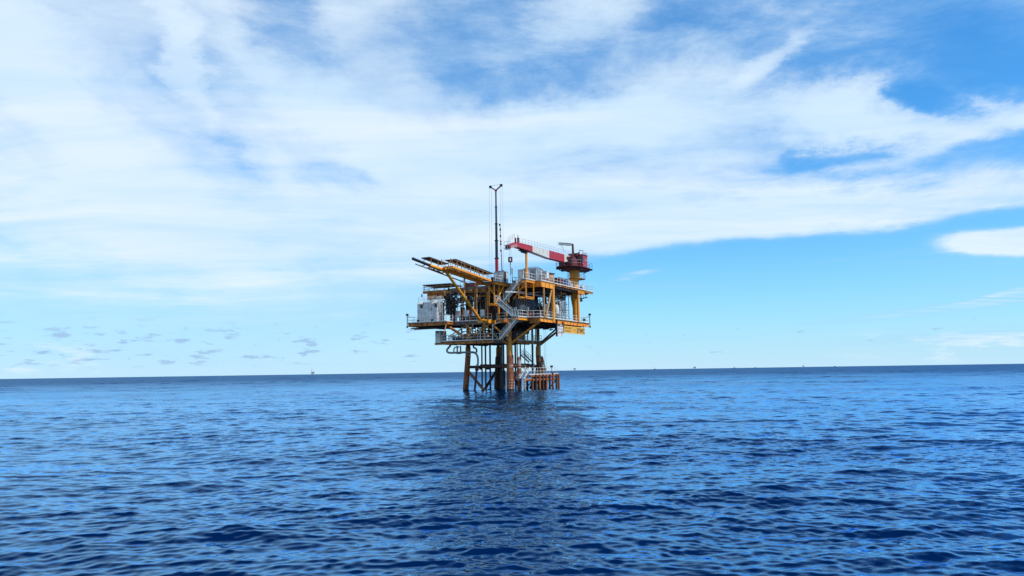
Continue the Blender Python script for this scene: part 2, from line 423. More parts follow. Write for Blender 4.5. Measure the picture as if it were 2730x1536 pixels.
def railing(parent, pts, mat=None, h=1.1, gap=1.5, r=.035, name='railing', ends=True, z2=None, toe=True, rails=2):
    b = MB(); pts = [Vector(p) for p in pts]; mat = mat or WHITE
    for k, (p, q) in enumerate(zip(pts, pts[1:])):
        L = (q - p).length; n = max(1, round(L / gap))
        for i in range(n + 1):
            if i == n and k < len(pts) - 2: continue
            c = p.lerp(q, i / n); b.tube(c - Vector((0, 0, .22)) if toe else c, c + Vector((0, 0, h)), r, n=5)
        for j in range(rails):
            z = h * (1 - j / rails); b.tube(p + Vector((0, 0, z)), q + Vector((0, 0, z)), r * .9, n=5)
        if toe: b.beam(p + Vector((0, 0, .07)), q + Vector((0, 0, .07)), .03, .14)
    return b.build(name, mat, parent)
def text_mesh(body, size, origin, right, up, name, mat, parent, width=None, bold=0.0, font=None):
    cu = bpy.data.curves.new(name, 'FONT'); cu.body = body; cu.size = size; cu.extrude = .004; cu.offset = bold
    o = bpy.data.objects.new(name, cu); S.collection.objects.link(o)
    bpy.context.view_layer.update()
    me = bpy.data.meshes.new_from_object(o); S.collection.objects.unlink(o); bpy.data.objects.remove(o)
    vs = [v.co.copy() for v in me.vertices]; fs = [tuple(p.vertices) for p in me.polygons]
    if not vs: return None
    x0, x1 = min(v.x for v in vs), max(v.x for v in vs); kx = (width / (x1 - x0)) if width else 1
    r_, u_ = Vector(right).normalized(), Vector(up).normalized(); nrm = r_.cross(u_)
    b = MB(); b.add([Vector(origin) + r_ * (v.x - x0) * kx + u_ * v.y + nrm * (v.z + .006) for v in vs], fs)
    return b.build(name, mat, parent)

ZL, ZM, ZU = 8.8, 12.5, 18.75                       # tops of the lower, main and upper decks
# ================================================================== OFFSHORE PLATFORM
rig = thing('offshore_platform', (5, 4, 0), 'yellow and rust brown steel platform standing on four legs in the sea', 'oil platform')
# legs
LEGS = {'B': (0, 0), 'A': (0, 8.45), 'D': (11.1, 0), 'C': (11.1, 8.45)}
DIRS = {'B': (0, 0), 'A': (-.02, .085), 'D': (.06, -.02), 'C': (.06, .085)}
for k, (x, y) in LEGS.items():
    ux, uy = DIRS[k]; zb = 6.28
    foot = (x + ux * 8, y + uy * 8, -2)
    col = YEL if k in 'BD' else ORA
    lg = part('leg', col, rig, ('tube', (x, y, zb + 1.9), (x, y, ZM - .7), .31, {'n': 18}),
              ('tube', (x, y, zb + 1.5), (x, y, zb + 1.9), .46, .31, {'n': 18}), ('tube', (x, y, zb), (x, y, zb + 1.5), .48, .46, {'n': 18}))
    rad = .66 if k in 'BC' else .52
    sl_ = part('splash_zone', RUST if k in 'ABD' else DRUST, lg, ('tube', (x, y, zb), (x + ux * .4, y + uy * .4, zb - .25), .50, rad * .92, {'n': 20}),
               ('tube', (x + ux * .4, y + uy * .4, zb - .25), foot, rad * .92, rad * 1.04, {'n': 20}))
    part('marine_growth', BLACK, lg, ('tube', (x + ux * 5.3, y + uy * 5.3, .42), (x + ux * 8, y + uy * 8, -2), rad * 1.06, rad * 1.09, {'n': 20}))
    if k == 'D':
        part('gusset_cone', DRUST, lg, ('lathe', (x + .7, y - .1, 3.4), [(1.0, 0), (.85, 1.0), (.45, 2.7)], {'n': 16}))
    if k in 'AB':
        # painted draught marks, lying on the leg, facing the sea
        cx, cy = x + ux * 3, y + uy * 3
        for i, z in enumerate((.55, 1.0, 1.48, 1.95)):
            for j, (aa, ww) in enumerate(((-.72, .20), (-.10, .22), (.62, .12))):
                if k == 'A' and (j == 1 or i < 2): continue
                th = math.atan2(-.77, -.64) + aa + .05 * i; rr = rad * 1.03 + .02
                p = Vector((cx + math.cos(th - ww / 2) * rr, cy + math.sin(th - ww / 2) * rr, z)); q = Vector((cx + math.cos(th + ww / 2) * rr, cy + math.sin(th + ww / 2) * rr, z))
                b = MB(); b.beam(p, q, .02, .10 if j != 1 else .2); b.build('draught_mark', MARK, lg)
        if k == 'B':
            for z, n_ in ((4.42, 7), (4.14, 5)):
                for j in range(n_):
                    aa = -.62 + j * .17 + (.1 if n_ == 5 else 0); th = math.atan2(-.77, -.64) + aa; rr = rad + .035
                    p = Vector((math.cos(th - .055) * rr, math.sin(th - .055) * rr, z)); q = Vector((math.cos(th + .055) * rr, math.sin(th + .055) * rr, z))
                    b = MB(); b.beam(p, q, .02, .16); b.build('draught_mark', MARK, lg)
# jacket bracing
def brace(name, mat, p, q, r, n=12): return part(name, mat, rig, ('tube', p, q, r, {'n': n}))
ZH = 4.25
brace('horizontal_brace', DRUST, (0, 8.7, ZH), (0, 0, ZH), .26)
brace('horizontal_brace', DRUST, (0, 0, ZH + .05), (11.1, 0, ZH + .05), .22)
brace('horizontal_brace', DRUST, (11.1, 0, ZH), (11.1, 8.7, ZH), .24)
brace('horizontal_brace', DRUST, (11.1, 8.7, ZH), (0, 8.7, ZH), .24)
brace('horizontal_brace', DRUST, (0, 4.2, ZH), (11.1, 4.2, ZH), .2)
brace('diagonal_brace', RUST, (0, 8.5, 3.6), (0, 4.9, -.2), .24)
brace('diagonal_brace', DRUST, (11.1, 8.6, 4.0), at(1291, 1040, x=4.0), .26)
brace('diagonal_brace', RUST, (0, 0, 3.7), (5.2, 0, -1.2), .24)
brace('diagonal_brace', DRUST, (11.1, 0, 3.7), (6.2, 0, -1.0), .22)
brace('stub_brace', DRUST, (0, -.1, 3.1), (2.4, -.3, 3.1), .2)
# knee braces up to the overhanging decks
brace('knee_brace', YEL, (0, 0, 8.0), (.2, -6.0, 11.9), .21)
brace('knee_brace', YEL, (0, 0, 8.0), (0, 1.9, 8.75 + 1.0 - .9), .17)
brace('knee_brace', TAN, (11.1, 0, 7.9), (11.4, -5.9, 11.9), .2)
brace('knee_brace', DARK, (11.1, -.3, 8.4), (14.5, -3.0, 11.8), .16)
brace('knee_brace', ORA, (0, 8.45, 9.2), (0, 13.2, 12.0), .24)
brace('knee_brace', ORA, (0, 8.45, 9.0), (0, 3.4, 12.0), .20)
brace('knee_brace', YEL, (.6, .3, 9.2), (.6, 4.6, 12.0), .17)

# ---- main deck
main_poly = [(0, -6.1), (21.7, -6.1), (21.7, 14), (11, 20.6), (-1.7, 20.6), (-1.7, 11.9), (.7, 11.9), (.7, -3.0), (-3.4, -2.6), (-3.4, -3.5), (-.1, -3.9)]
main_poly = [(-.1, -6.1), (21.7, -6.1), (21.7, 14), (11, 20.4), (-1.7, 20.4), (-1.7, 11.9), (.8, 11.9), (.8, -2.2), (-3.4, -2.2), (-3.4, -3.5), (-.6, -3.8)]
md = part('main_deck', UNDER, rig, ('prism', main_poly, ZM - .10, ZM))
def girder(parent, p, q, h=.55, w_=.22, mat=YEL2, z=ZM, ribs=1.4):
    b = MB(); p, q = Vector((*p, z - .12 - h / 2)), Vector((*q, z - .12 - h / 2)); u = Vector((0, 0, h / 2))
    b.beam(p, q, .03, h)
    b.beam(p - u, q - u, w_, .035); b.beam(p + u, q + u, w_, .035)
    d = q - p; n = max(1, round(d.length / ribs))
    for i in range(n + 1):
        c = p.lerp(q, i / n); b.beam(c - u, c + u, .03, w_ * .9, up=d.cross(Vector((0, 0, 1))))
    return b.build('girder', mat, parent)
girder(md, (-.1, -5.9), (21.5, -5.9), .62, .24, YEL2)
girder(md, (-.05, -5.9), (-.05, -3.9), .85, .24, ORA)
girder(md, (-3.3, -3.4), (-.2, -3.7), .38, .2, YEL2)
girder(md, (-3.3, -2.2), (-3.3, -3.4), .38, .2, YEL2)
girder(md, (-1.6, 11.9), (-1.6, 20.2), .55, .22, ORA)
girder(md, (-1.6, 11.9), (.8, 11.9), .4, .22, ORA)
girder(md, (.85, -2.2), (.85, 11.8), .55, .22, GREYB)
girder(md, (-1.5, 20.3), (10.8, 20.3), .55, .22, ORA)
girder(md, (21.6, -5.8), (21.6, 13.5), .55, .22, YEL)
part('box_girder', YEL2, rig, ('box', (-4.2, 3.0, ZM - .75), (.7, 3.9, ZM - .12)))
part('box_girder', ORA, rig, ('box', (-2.0, .1, ZM - .85), (.7, 1.2, ZM - .15)))
def joists(z, x0, x1, y0, y1, mat, parent, step=1.6, h=.4, name='deck_joists'):
    b = MB(); x = x0
    while x <= x1 + .01: b.beam((x, y0, z - .12 - h / 2), (x, y1, z - .12 - h / 2), .16, h); x += step
    y = y0
    while y <= y1 + .01: b.beam((x0, y, z - .12 - h * .8), (x1, y, z - .12 - h * .8), .18, h * 1.3); y += step * 2
    return b.build(name, mat, parent)
joists(ZM, 1.0, 21.2, -5.5, 13.5, UNDER, md)
joists(ZM, -1.3, 10.5, 12.2, 20.0, UNDER, md)
# ---- lower deck
low_poly = [(-3.5, 1.3), (-3.5, 11.9), (1.6, 11.9), (1.6, 16.7), (3.6, 16.7), (3.6, 11.9), (11, 11.9), (11.6, -.6), (1.6, -.6), (1.6, 1.3)]
ld = part('lower_deck', UNDER, rig, ('prism', low_poly, ZL - .08, ZL))
girder(ld, (-3.4, 1.3), (-3.4, 11.8), .42, .2, ORA, ZL)
girder(ld, (-3.4, 11.8), (1.6, 11.8), .42, .2, ORA, ZL)
girder(ld, (1.65, 11.8), (1.65, 16.6), .22, .16, ORA, ZL)
girder(ld, (-3.4, 1.4), (1.6, 1.4), .42, .2, GREYB, ZL)
girder(ld, (1.6, -.5), (11.4, -.5), .42, .2, ORA, ZL)
joists(ZL, -3.1, 10.8, 1.7, 11.5, UNDER, ld, 1.5, .3)
# ---- upper deck (two wings and a middle)
up_poly = [(0, -6.2), (21.4, -6.3), (21.4, 12.5), (1.4, 12.5), (1.8, -2.6), (-3.3, -3.9), (-3.3, -5.1), (0, -5.1)]
up_poly = [(0, -6.3), (23.4, -6.3), (23.4, -2.0), (21.4, -2.0), (21.4, 12.5), (1.8, 12.5), (1.8, 4.4), (-3.7, 4.4), (-3.7, .55), (1.8, .55), (1.8, -4.0), (-3.4, -4.0), (-3.4, -5.1), (0, -5.1)]
ud = part('upper_deck', UNDER, rig, ('prism', up_poly, ZU - .08, ZU))
girder(ud, (.05, -6.2), (4.9, -6.2), .95, .26, YEL2, ZU)
girder(ud, (5.0, -6.2), (15.8, -6.2), .24, .18, ORA, ZU)
girder(ud, (5.0, -4.6), (15.8, -4.6), .5, .2, UNDER, ZU)
girder(ud, (15.9, -6.2), (19.2, -6.2), .80, .26, YEL, ZU)
girder(ud, (19.2, -6.2), (23.3, -6.2), .3, .2, TAN, ZU)
girder(ud, (.05, -6.2), (.05, -2.6), .95, .26, YEL, ZU)
girder(ud, (-3.3, -5.0), (-.1, -5.0), .34, .2, YEL2, ZU)
girder(ud, (-3.3, -4.0), (-3.3, -5.0), .34, .2, YEL2, ZU)
girder(ud, (-3.6, .65), (1.7, .65), .45, .22, YEL2, ZU)
girder(ud, (-3.6, .65), (-3.6, 4.3), .40, .22, ORA, ZU)
girder(ud, (1.85, -2.6), (1.85, 12.3), .95, .24, ORA, ZU)
girder(ud, (21.3, -6.2), (21.3, 12.3), .5, .22, YEL, ZU)
joists(ZU, .6, 21.0, -5.8, 12.2, UNDER, ud, 1.8, .45)
# roof over the left machinery
rf = part('roof_deck', UNDER, rig, ('prism', [(2.0, 13.2), (9.0, 13.2), (9.0, 19.6), (2.0, 19.6)], ZU - .32, ZU - .2))
girder(rf, (2.1, 13.3), (2.1, 19.5), .28, .2, ORA, ZU - .15)
part('roof_girder', ORA, rf, ('box', (2.6, 13.9, ZU - 1.7), (3.0, 19.0, ZU - .45)))
part('roof_girder', YEL, rf, ('box', (1.6, 13.1, ZU - 1.2), (2.0, 14.6, ZU - .35)))
railing(rig, [(2.05, 13.3, ZU - .2), (2.05, 19.55, ZU - .2), (8.8, 19.55, ZU - .2)], TAN, .9)
# ---- columns
def column(x, y, z0=ZM, z1=ZU - .9, r=.2, mat=YEL, name='column', q=None):
    return part(name, mat, rig, ('tube', (x, y, z0), (q[0], q[1], z1) if q else (x, y, z1), r, {'n': 14}))
column(5.2, -6.0, ZM - .7, ZU - .1, .30, YEL2)
column(1.3, -6.05, ZM, ZU - 1.0, .17, TAN)
column(2.0, -6.05, ZM, ZU - 1.0, .17, TAN, 'diagonal_column', (4.6, -6.05))
column(16.3, -6.05, ZM - .1, ZU - .3, .26, YEL2)
column(1.2, 1.2, ZL, ZU - .9, .17, TAN)
column(1.0, 12.6, ZM, ZU - 1.3, .2, DRUST); column(8.0, 12.6, ZM, ZU - 1.3, .2, DRUST); column(2.3, 18.0, ZM, ZU - 1.8, .16, DRUST)
column(1.9, 5.4, ZM, ZU - 1.0, .17, YEL)
column(1.9, 8.1, ZM, ZU - 1.0, .15, ORA)
column(1.9, 10.6, ZM, ZU - 1.0, .13, ORA)
column(.9, 2.6, ZM, ZU - 1.0, .19, YEL)
for x, y in ((21, 12), (21, 3), (12, 12.2), (12, 3), (16, 12), (6, 3), (6, 12)): column(x, y, ZM, ZU - .5, .2, DRUST)
# posts and struts carrying the lower deck
def strut(p, q, r=.09, mat=TAN, name='hanger'): return part(name, mat, rig, ('tube', p, q, r, {'n': 8}))
strut((-3.3, 6.7, ZL), (-1, 6.7, ZM - .7), .13, TAN)
strut((-3.4, 3.1, ZL), (-3.4, 3.1, ZM - .75), .11, TAN)
strut((-3.4, 11.8, ZL), (-1.6, 12, ZM - .6), .09, TAN)
strut((-3.4, 6.7, ZM - 1.1), (-3.4, 10.4, ZL + .8)); strut((-3.4, 6.7, ZM - 1.1), (-3.4, 4.3, ZL + 1.0)); strut((-3.4, 3.2, ZM - .9), (-3.4, 4.3, ZL + .9), .08)
strut((-3.4, 3.1, ZM - .9), (-3.4, .3, ZL), .09); strut((-2.2, 2.0, ZM - .9), (-2.6, -.3, ZL + .2), .07)
strut((-3.4, 1.45, ZL), (-3.4, 1.45, ZM - 1.2), .07, WHITE); strut((-3.4, 1.45, ZM - 1.2), (-1.5, .6, ZM - .5), .07, WHITE)
for x, y in ((3, 11.7), (7, 11.7), (10.8, 11.7), (6, -.4), (9.3, -.4), (3.0, .2)): strut((x, y, ZL), (x, y, ZM - .5), .09, DRUST)
# ---- hanging frames
def hang_frame(x0, x1, y0, y1, z0, z1, mat=YEL2):
    b = MB()
    for x in (x0, x1):
        for y in (y0, y1): b.beam((x, y, z0), (x, y, z1), .15, .15)
    for z in (z0, z0 + .28):
        b.beam((x0, y0, z), (x1, y0, z), .1, .1); b.beam((x0, y1, z), (x1, y1, z), .1, .1); b.beam((x0, y0, z), (x0, y1, z), .1, .1); b.beam((x1, y0, z), (x1, y1, z), .1, .1)
    b.box((x0, y0, z0 + .02), (x1, y1, z0 + .07))
    return b.build('hanging_frame', mat, rig)
hang_frame(-3.5, -1.7, 1.0, 2.0, ZU - 4.1, ZU - .3)
hang_frame(-3.3, -.4, -4.95, -3.6, ZU - 3.2, ZU - .3)
strut((-3.4, .9, ZU - 4.0), (-.6, .7, ZU - .5), .10, YEL2, 'frame_brace'); strut((-3.5, 2.0, ZU - .9), (-3.4, 1.0, ZU - 2.4), .08, YEL2, 'frame_brace')
strut((1.2, .75, ZU - .4), (1.2, .75, ZU - 3.4), .10, TAN, 'frame_brace'); strut((-.8, .75, ZU - .4), (-.8, .75, ZU - 3.4), .08, TAN, 'frame_brace')
strut((-3.3, -3.9, ZU - .4), (-1.6, -1.4, ZU - 2.3), .11, YEL2, 'frame_brace'); strut((-1.6, -4.1, ZU - .4), (-.2, -1.0, ZU - 2.9), .12, YEL2, 'frame_brace')
# ---- railings
railing(md, [(.0, -6.0, ZM), (21.6, -6.0, ZM), (21.6, 0, ZM)]); railing(md, [(-3.35, -2.25, ZM), (-3.35, -3.45, ZM), (-.6, -3.75, ZM), (-.05, -6.0, ZM)], r=.042)
railing(md, [(-1.65, 12.0, ZM), (-1.65, 20.3, ZM), (6, 20.3, ZM)]); railing(md, [(-1.65, 12.0, ZM), (.75, 12.0, ZM)]); railing(md, [(.75, -1.9, ZM), (.75, 2.9, ZM)]); railing(md, [(.75, 4.0, ZM), (.75, 11.6, ZM)])
railing(ud, [(.0, -6.25, ZU), (4.8, -6.25, ZU)], r=.042); railing(ud, [(5.4, -6.25, ZU), (23.35, -6.25, ZU), (23.35, -2.1, ZU)], gap=1.3)
railing(ud, [(-3.35, -4.1, ZU), (-3.35, -5.05, ZU), (-.05, -5.05, ZU), (0, -6.2, ZU)], r=.042, gap=1.0); railing(ud, [(-3.65, 1.0, ZU), (-3.65, .6, ZU), (1.7, .6, ZU), (1.8, -2.4, ZU)])
railing(ld, [(-3.45, 1.45, ZL), (-3.45, 11.85, ZL), (1.5, 11.85, ZL)]); railing(ld, [(1.7, -.55, ZL), (11.5, -.55, ZL), (11.5, 6, ZL)]); railing(ld, [(-3.45, 1.4, ZL), (-1.0, 1.4, ZL)])
railing(ld, [(1.7, 12, ZL), (1.7, 13.6, ZL)]); railing(ld, [(10.9, 11.8, ZL), (2, 11.8, ZL)], GALV)
# little bottom fringe pipes slung under the left and right deck edges
for y0, y1, z in ((12.6, 19.5, ZM - 1.15), (14.5, 20.2, ZM - 1.0)):
    b = MB(); b.tube((-.9, y0, z), (-.9, y1, z), .11, n=8)
    for i in range(6): y = y0 + (y1 - y0) * (i + .5) / 6; b.beam((-.9, y, z), (-.9, y, ZM - .5), .06, .06)
    b.build('slung_pipe', DARK, md)
b = MB(); b.path([(16.4, -5.4, ZU - 1.5), (20, -5.4, ZU - 1.6), (20.6, -5.6, ZU - 1.3), (21.2, -6.0, ZU - 1.2)], .1, smooth_n=1)
for x in (17.2, 18.6, 20.0, 21.2): b.beam((x, -5.6, ZU - 1.5), (x, -5.6, ZU - .5), .06, .06)
b.build('slung_pipe', DARK, ud)

# ================================================================== STAIRCASES
def staircase(p, q, wdir, width, label, mat=WHITE, n=15, rail=True, sg=None):
    p, q = Vector(p), Vector(q); wv = Vector(wdir).normalized() * width
    t_ = thing('staircase', p, label, 'staircase', sg)
    for s_ in (0, 1):
        o = wv * s_
        part('stringer', mat, t_, ('beam', p + o, q + o, .05, .26))
        if rail:
            b = MB(); u = Vector((0, 0, 1.0))
            for k in (1.0, .55): b.tube(p + o + u * k, q + o + u * k, .034, n=5)
            for i in range(5): c = p.lerp(q, i / 4) + o; b.tube(c, c + u, .034, n=5)
            b.build('handrail', mat, t_)
    d = q - p; h = Vector((d.x, d.y, 0)).normalized() * .14
    for i in range(n):
        c = p.lerp(q, (i + .5) / n); part('tread', GALV, t_, ('box', (0, 0, 0), (0, 0, 0)) if False else ('beam', c - h, c + h, 0.02, .03) if False else ('add', [c - h, c + h, c + h + wv, c - h + wv, c - h - Vector((0, 0, .04)), c + h - Vector((0, 0, .04)), c + h + wv - Vector((0, 0, .04)), c - h + wv - Vector((0, 0, .04))],
             [(0, 1, 2, 3), (7, 6, 5, 4), (0, 4, 5, 1), (1, 5, 6, 2), (2, 6, 7, 3), (3, 7, 4, 0)]))
    return t_
XS = -3.3
top_ = at(1388, 746, x=XS); bend_ = at(1343, 801, x=XS); up_l = at(1329, 806, x=XS - .1); mid_ = at(1371, 848, x=XS); low0 = at(1382, 851, x=XS); low1 = at(1332, 907, x=XS)
staircase((XS, top_.y, ZU), (XS, bend_.y, bend_.z), (1, 0, 0), .9, 'white stair flight climbing right to the yellow upper deck')
staircase((XS - 1.0, up_l.y, up_l.z), (XS - 1.0, mid_.y - .2, ZM + .05), (1, 0, 0), .9, 'white stair flight descending right from the half landing to the main deck')
staircase((XS, low0.y + .1, ZM - .05), (XS, low1.y, ZL + .05), (1, 0, 0), .9, 'white stair flight from main deck down left to the lower deck')
part('stair_landing', GALV, rig, ('box', (XS - 1.05, bend_.y - .1, up_l.z - .05), (XS + .95, up_l.y + .1, up_l.z)))
railing(rig, [(XS - 1.05, up_l.y + .1, up_l.z), (XS + .95, up_l.y + .1, up_l.z)], toe=False)
staircase(at(1396, 944, y=3.5), at(1420, 966, y=3.5), (0, 1, 0), .8, 'dark stair behind the front leg leading down towards the boat landing', DARK, 9)

# ================================================================== CANTILEVER WALKWAY (points at the sea in front)
YB = 3.5
tip = at(1101, 690, y=YB); col_ = at(1145, 707.5, y=YB); kn = at(1190, 724, y=YB); en = at(1302, 760, y=YB); bb = at(1281, 857, y=YB)
def on_boom(x): k = (x - en.x) / (tip.x - en.x); return Vector((x, YB, en.z + (tip.z - en.z) * k))
cw = thing('cantilever_walkway', (en.x, YB, ZU - .5), 'long yellow walkway boom with grey pipe tip jutting out from the upper deck', 'walkway')
part('main_tube', YEL2, cw, ('tube', en, col_, .25, {'n': 16})); part('pipe_tip', NAVY, cw, ('tube', col_, tip, .22, {'n': 14}), label='dark blue grey open pipe end')
part('pipe_tip_rim', BLACK, cw, ('ring', tip, .2, .04, (1, 0, -.1)))
part('brace', YEL2, cw, ('tube', kn - Vector((0, 0, .1)), Vector((-4.0, YB, ZM - .35)), .24, {'n': 14}))
for px in (1238, 1270.5):
    p0 = at(px, 750, y=YB); z1 = bb.z + (kn.z - bb.z) * (p0.x - bb.x) / (kn.x - bb.x)
    part('post', TAN, cw, ('tube', on_boom(p0.x), (p0.x, YB, z1), .13, {'n': 10}))
xk = at(1176, 716, y=YB).x; W1 = 2.0
fr = MB()
def fb_(x, y, dz=.12): return on_boom(x) + Vector((0, y - YB, dz))
for y in (YB - .35, YB - W1 - .1): fr.beam(fb_(xk, y), fb_(-3.8, y), .14, .30)
x = xk; i = 0
while x < -3.9:
    fr.beam(fb_(x, YB - .35), fb_(x, YB - W1), .1, .22)
    if i % 2 == 0 and x + 2.4 < -3.9: fr.beam(fb_(x, YB - .35), fb_(x + 2.4, YB - W1), .07, .1)
    x += 1.2; i += 1
fr.build('deck_frame', YEL2, cw)
gr = MB()
for j in range(7): y = YB - .5 - j * (W1 - .6) / 6; gr.beam(fb_(xk, y, .28), fb_(-3.9, y, .28), .05, .04)
for j in range(30): x = xk + (-3.9 - xk) * j / 29; gr.beam(fb_(x, YB - .4, .25), fb_(x, YB - W1, .25), .04, .03)
gr.build('deck_grating', ORA, cw)
railing(cw, [fb_(xk, YB - .35, .3), fb_(xk, YB - W1 - .1, .3), fb_(-3.9, YB - W1 - .1, .3)], TAN, 1.0, 1.3, toe=False)
part('side_frame', ORA, cw, *[('beam', fb_(x, YB + .25, -.05), fb_(x, YB + 1.6, -.05), .12, .12) for x in (xk - 1.6, xk - .2, xk + 1.2, xk + 2.6)], ('beam', fb_(xk - 1.7, YB + 1.6, -.05), fb_(xk + 3.0, YB + 1.6, -.05), .12, .14), ('beam', fb_(xk - 1.7, YB + .9, 0), fb_(xk + 3.0, YB + .9, 0), .5, .05))
p0 = at(1108, 704, y=YB + 1.3); p1 = at(1265, 763, y=YB + 1.3)
part('small_pipe', PIPE, cw, ('tube', p0, p1, .1, {'n': 10})); 
part('pipe_bracket', PIPE, cw, *[('beam', Vector((x, YB, on_boom(x).z)), Vector((x, YB + 1.3, p0.z + (p1.z - p0.z) * (x - p0.x) / (p1.x - p0.x))), .07, .07) for x in (-19.7, -16, -12, -8)])
# ---- solar canopies
def canopy(name, x0, x1, y0, y1, zf, posts, label, tilt=0.0, legz=None, matp=TAN):
    t_ = thing(name, ((x0 + x1) / 2, (y0 + y1) / 2, legz((x0 + x1) / 2)), label, 'solar array', 'solar panel arrays on the platform')
    def P_(x, y, dz=0): return Vector((x, y, zf(x) + tilt * (y - (y0 + y1) / 2) + dz))
    n = max(2, round((x1 - x0) / 1.05))
    for i in range(n):
        a_, b_ = x0 + (x1 - x0) * i / n + .01, x0 + (x1 - x0) * (i + 1) / n - .01
        m = MB(); q = [P_(a_, y0), P_(b_, y0), P_(b_, y1), P_(a_, y1)]; u = Vector((0, 0, .05))
        m.add([v for v in q] + [v + u for v in q], [(3, 2, 1, 0), (4, 5, 6, 7), (0, 1, 5, 4), (1, 2, 6, 5), (2, 3, 7, 6), (3, 0, 4, 7)])
        pn_ = m.build('solar_panel', BACKS, t_)
        m = MB(); m.add([v + u + Vector((0, 0, .004)) for v in q], [(0, 1, 2, 3)]); m.build('panel_glass', SOLAR, pn_)
    fr = MB()
    for y in (y0, (y0 + y1) / 2, y1): fr.beam(P_(x0, y, -.07), P_(x1, y, -.07), .07, .09)
    for i in range(n + 1): x = x0 + (x1 - x0) * i / n; fr.beam(P_(x, y0, -.03), P_(x, y1, -.03), .05, .06)
    fr.build('panel_frame', GREYB, t_)
    for x in posts:
        for y in (y0 + .15, y1 - .15): part('post', matp, t_, ('beam', P_(x, y, -.1), Vector((x, y, legz(x))), .075, .075))
    return t_
bz = lambda x: on_boom(x).z + .3
canopy('solar_canopy', at(1187, 689, y=YB - .1).x, at(1316, 733, y=YB - W1).x, YB - W1 - .1, YB - .1, lambda x: on_boom(x).z + 1.55, [-16.3, -14.3, -12.3, -10.3, -8.3, -6.3, -4.6],
       'long dark solar panel canopy on posts above the yellow cantilever walkway', .0, bz)
canopy('solar_canopy', xk - 2.9, xk + 2.4, YB + .15, YB + 1.75, lambda x: on_boom(x).z + 1.25, [xk - 2.4, xk - .4, xk + 1.6],
       'short solar panel canopy beside the long one, nearer the pipe tip', .0, lambda x: on_boom(x).z)
canopy('solar_canopy', 2.3, 6.5, 13.5, 19.8, lambda x: ZU + 1.1 - (x - 2.3) * .04, [2.6, 6.0], 'wide solar panel array over the orange roof at the left end', .012, lambda x: ZU - .2, DARK)
# ================================================================== SEA-LEVEL PIPES UNDER THE DECKS
def conductor(px, x, r, label, z1=ZM - .6, mat=NAVY, collar=None, py=950, grp='dark conductor pipes under the platform'):
    p = at(px, py, x=x); t_ = thing('conductor_pipe', (x, p.y, -2), label, 'pipe', grp)
    part('pipe_string', mat, t_, ('tube', (x, p.y, -2), (x, p.y, z1), r, {'n': 12}))
    if collar: part('sleeve', DARK, t_, ('tube', (x, p.y, -2), (x, p.y, collar), r * 1.7, {'n': 12}))
    part('guide_ring', DARK, t_, ('tube', (x, p.y, ZH + .25), (x, p.y, ZH + .5), r * 2.4, {'n': 12}))
    return t_
conductor(1284.7, 5.0, .15, 'thin dark pipe nearest the front left leg, first of the left pair')
conductor(1294.4, 5.0, .16, 'thin dark pipe, right one of the pair left of the rear leg')
conductor(1306.5, 8.5, .18, 'dark pipe standing close against the left side of the rear leg')
conductor(1336.5, 6.0, .17, 'dark pipe just right of the rear leg')
conductor(1342.0, 3.0, .20, 'dark pipe with thick sleeve left of the front leg', collar=3.6)
conductor(1352.0, 7.5, .12, 'slender dark pipe hugging the left side of the front leg')
conductor(1374.0, 6.0, .17, 'dark pipe hugging the right side of the front leg')
conductor(1379.0, 8.0, .10, 'slender dark pipe, second one right of the front leg')
conductor(1387.5, 7.0, .13, 'dark pipe ending above the dark stair behind the banded post', z1=ZM - .6)
conductor(1399.0, 10.0, .09, 'very thin dark pipe right of the dark stair head')
conductor(1419.5, 12.5, .17, 'dark pipe standing against the left side of the right leg')
# guide frame carrying the conductors
gf = thing('conductor_guide_frame', (5, 3, ZH), 'dark steel frame guiding the pipes between the legs above water', 'steel frame')
part('frame_beams', DARK, gf, ('beam', (4.2, 8.2, ZH + .35), (4.2, .3, ZH + .35), .2, .22), ('beam', (8.2, 8.2, ZH + .35), (8.2, .3, ZH + .35), .2, .22), ('beam', (3.2, 3.0, ZH + .35), (9.5, 3.0, ZH + .35), .2, .22), ('beam', (3.2, 7.0, ZH + .35), (9.5, 7.0, ZH + .35), .2, .22), ('beam', (1.5, .3, ZH + .45), (7.5, .3, ZH + .45), .5, .12))
for i, px in enumerate((1271, 1282, 1300, 1400)):
    p = at(px, 973, x=4.2 if px < 1390 else 8.2); part('clamp', DARK, gf, ('box', (p.x - .25, p.y - .22, ZH - .5), (p.x + .25, p.y + .22, ZH + .3)))
# riser looping round the front left leg
def P_(px, py, x=-.75): return at(px, py, x=x)
rs_ = thing('riser_pipe', P_(1270, 985), 'grey looped pipe wrapping the front left leg and dropping into the sea', 'pipe')
part('pipe_loop', PIPE, rs_, ('path', [P_(1202, 919), P_(1197, 926), P_(1190, 934), P_(1195, 941.5), P_(1215, 940.5), P_(1245, 939.5), P_(1262, 939), P_(1269, 942), P_(1274, 952), P_(1274.5, 966), P_(1273, 976)], .18, {'n': 12, 'smooth_n': 2}))
part('lower_pipe', NAVY, rs_, ('tube', P_(1272.5, 972), P_(1265, 1046), .19, {'n': 12}))
part('sleeve', DRUST, rs_, ('tube', P_(1272.3, 978), P_(1270.8, 988), .34, {'n': 12}))
part('short_branch', PIPE, rs_, ('path', [P_(1210, 940), P_(1210, 930), P_(1213, 926), P_(1224, 925)], .11, {'smooth_n': 1}))
part('pipe_support', ORA, rs_, ('beam', P_(1219, 922), P_(1219, 943), .18, .18), ('beam', P_(1228, 922), P_(1228, 943), .18, .18), ('beam', P_(1218, 943), P_(1229, 943), .18, .16))
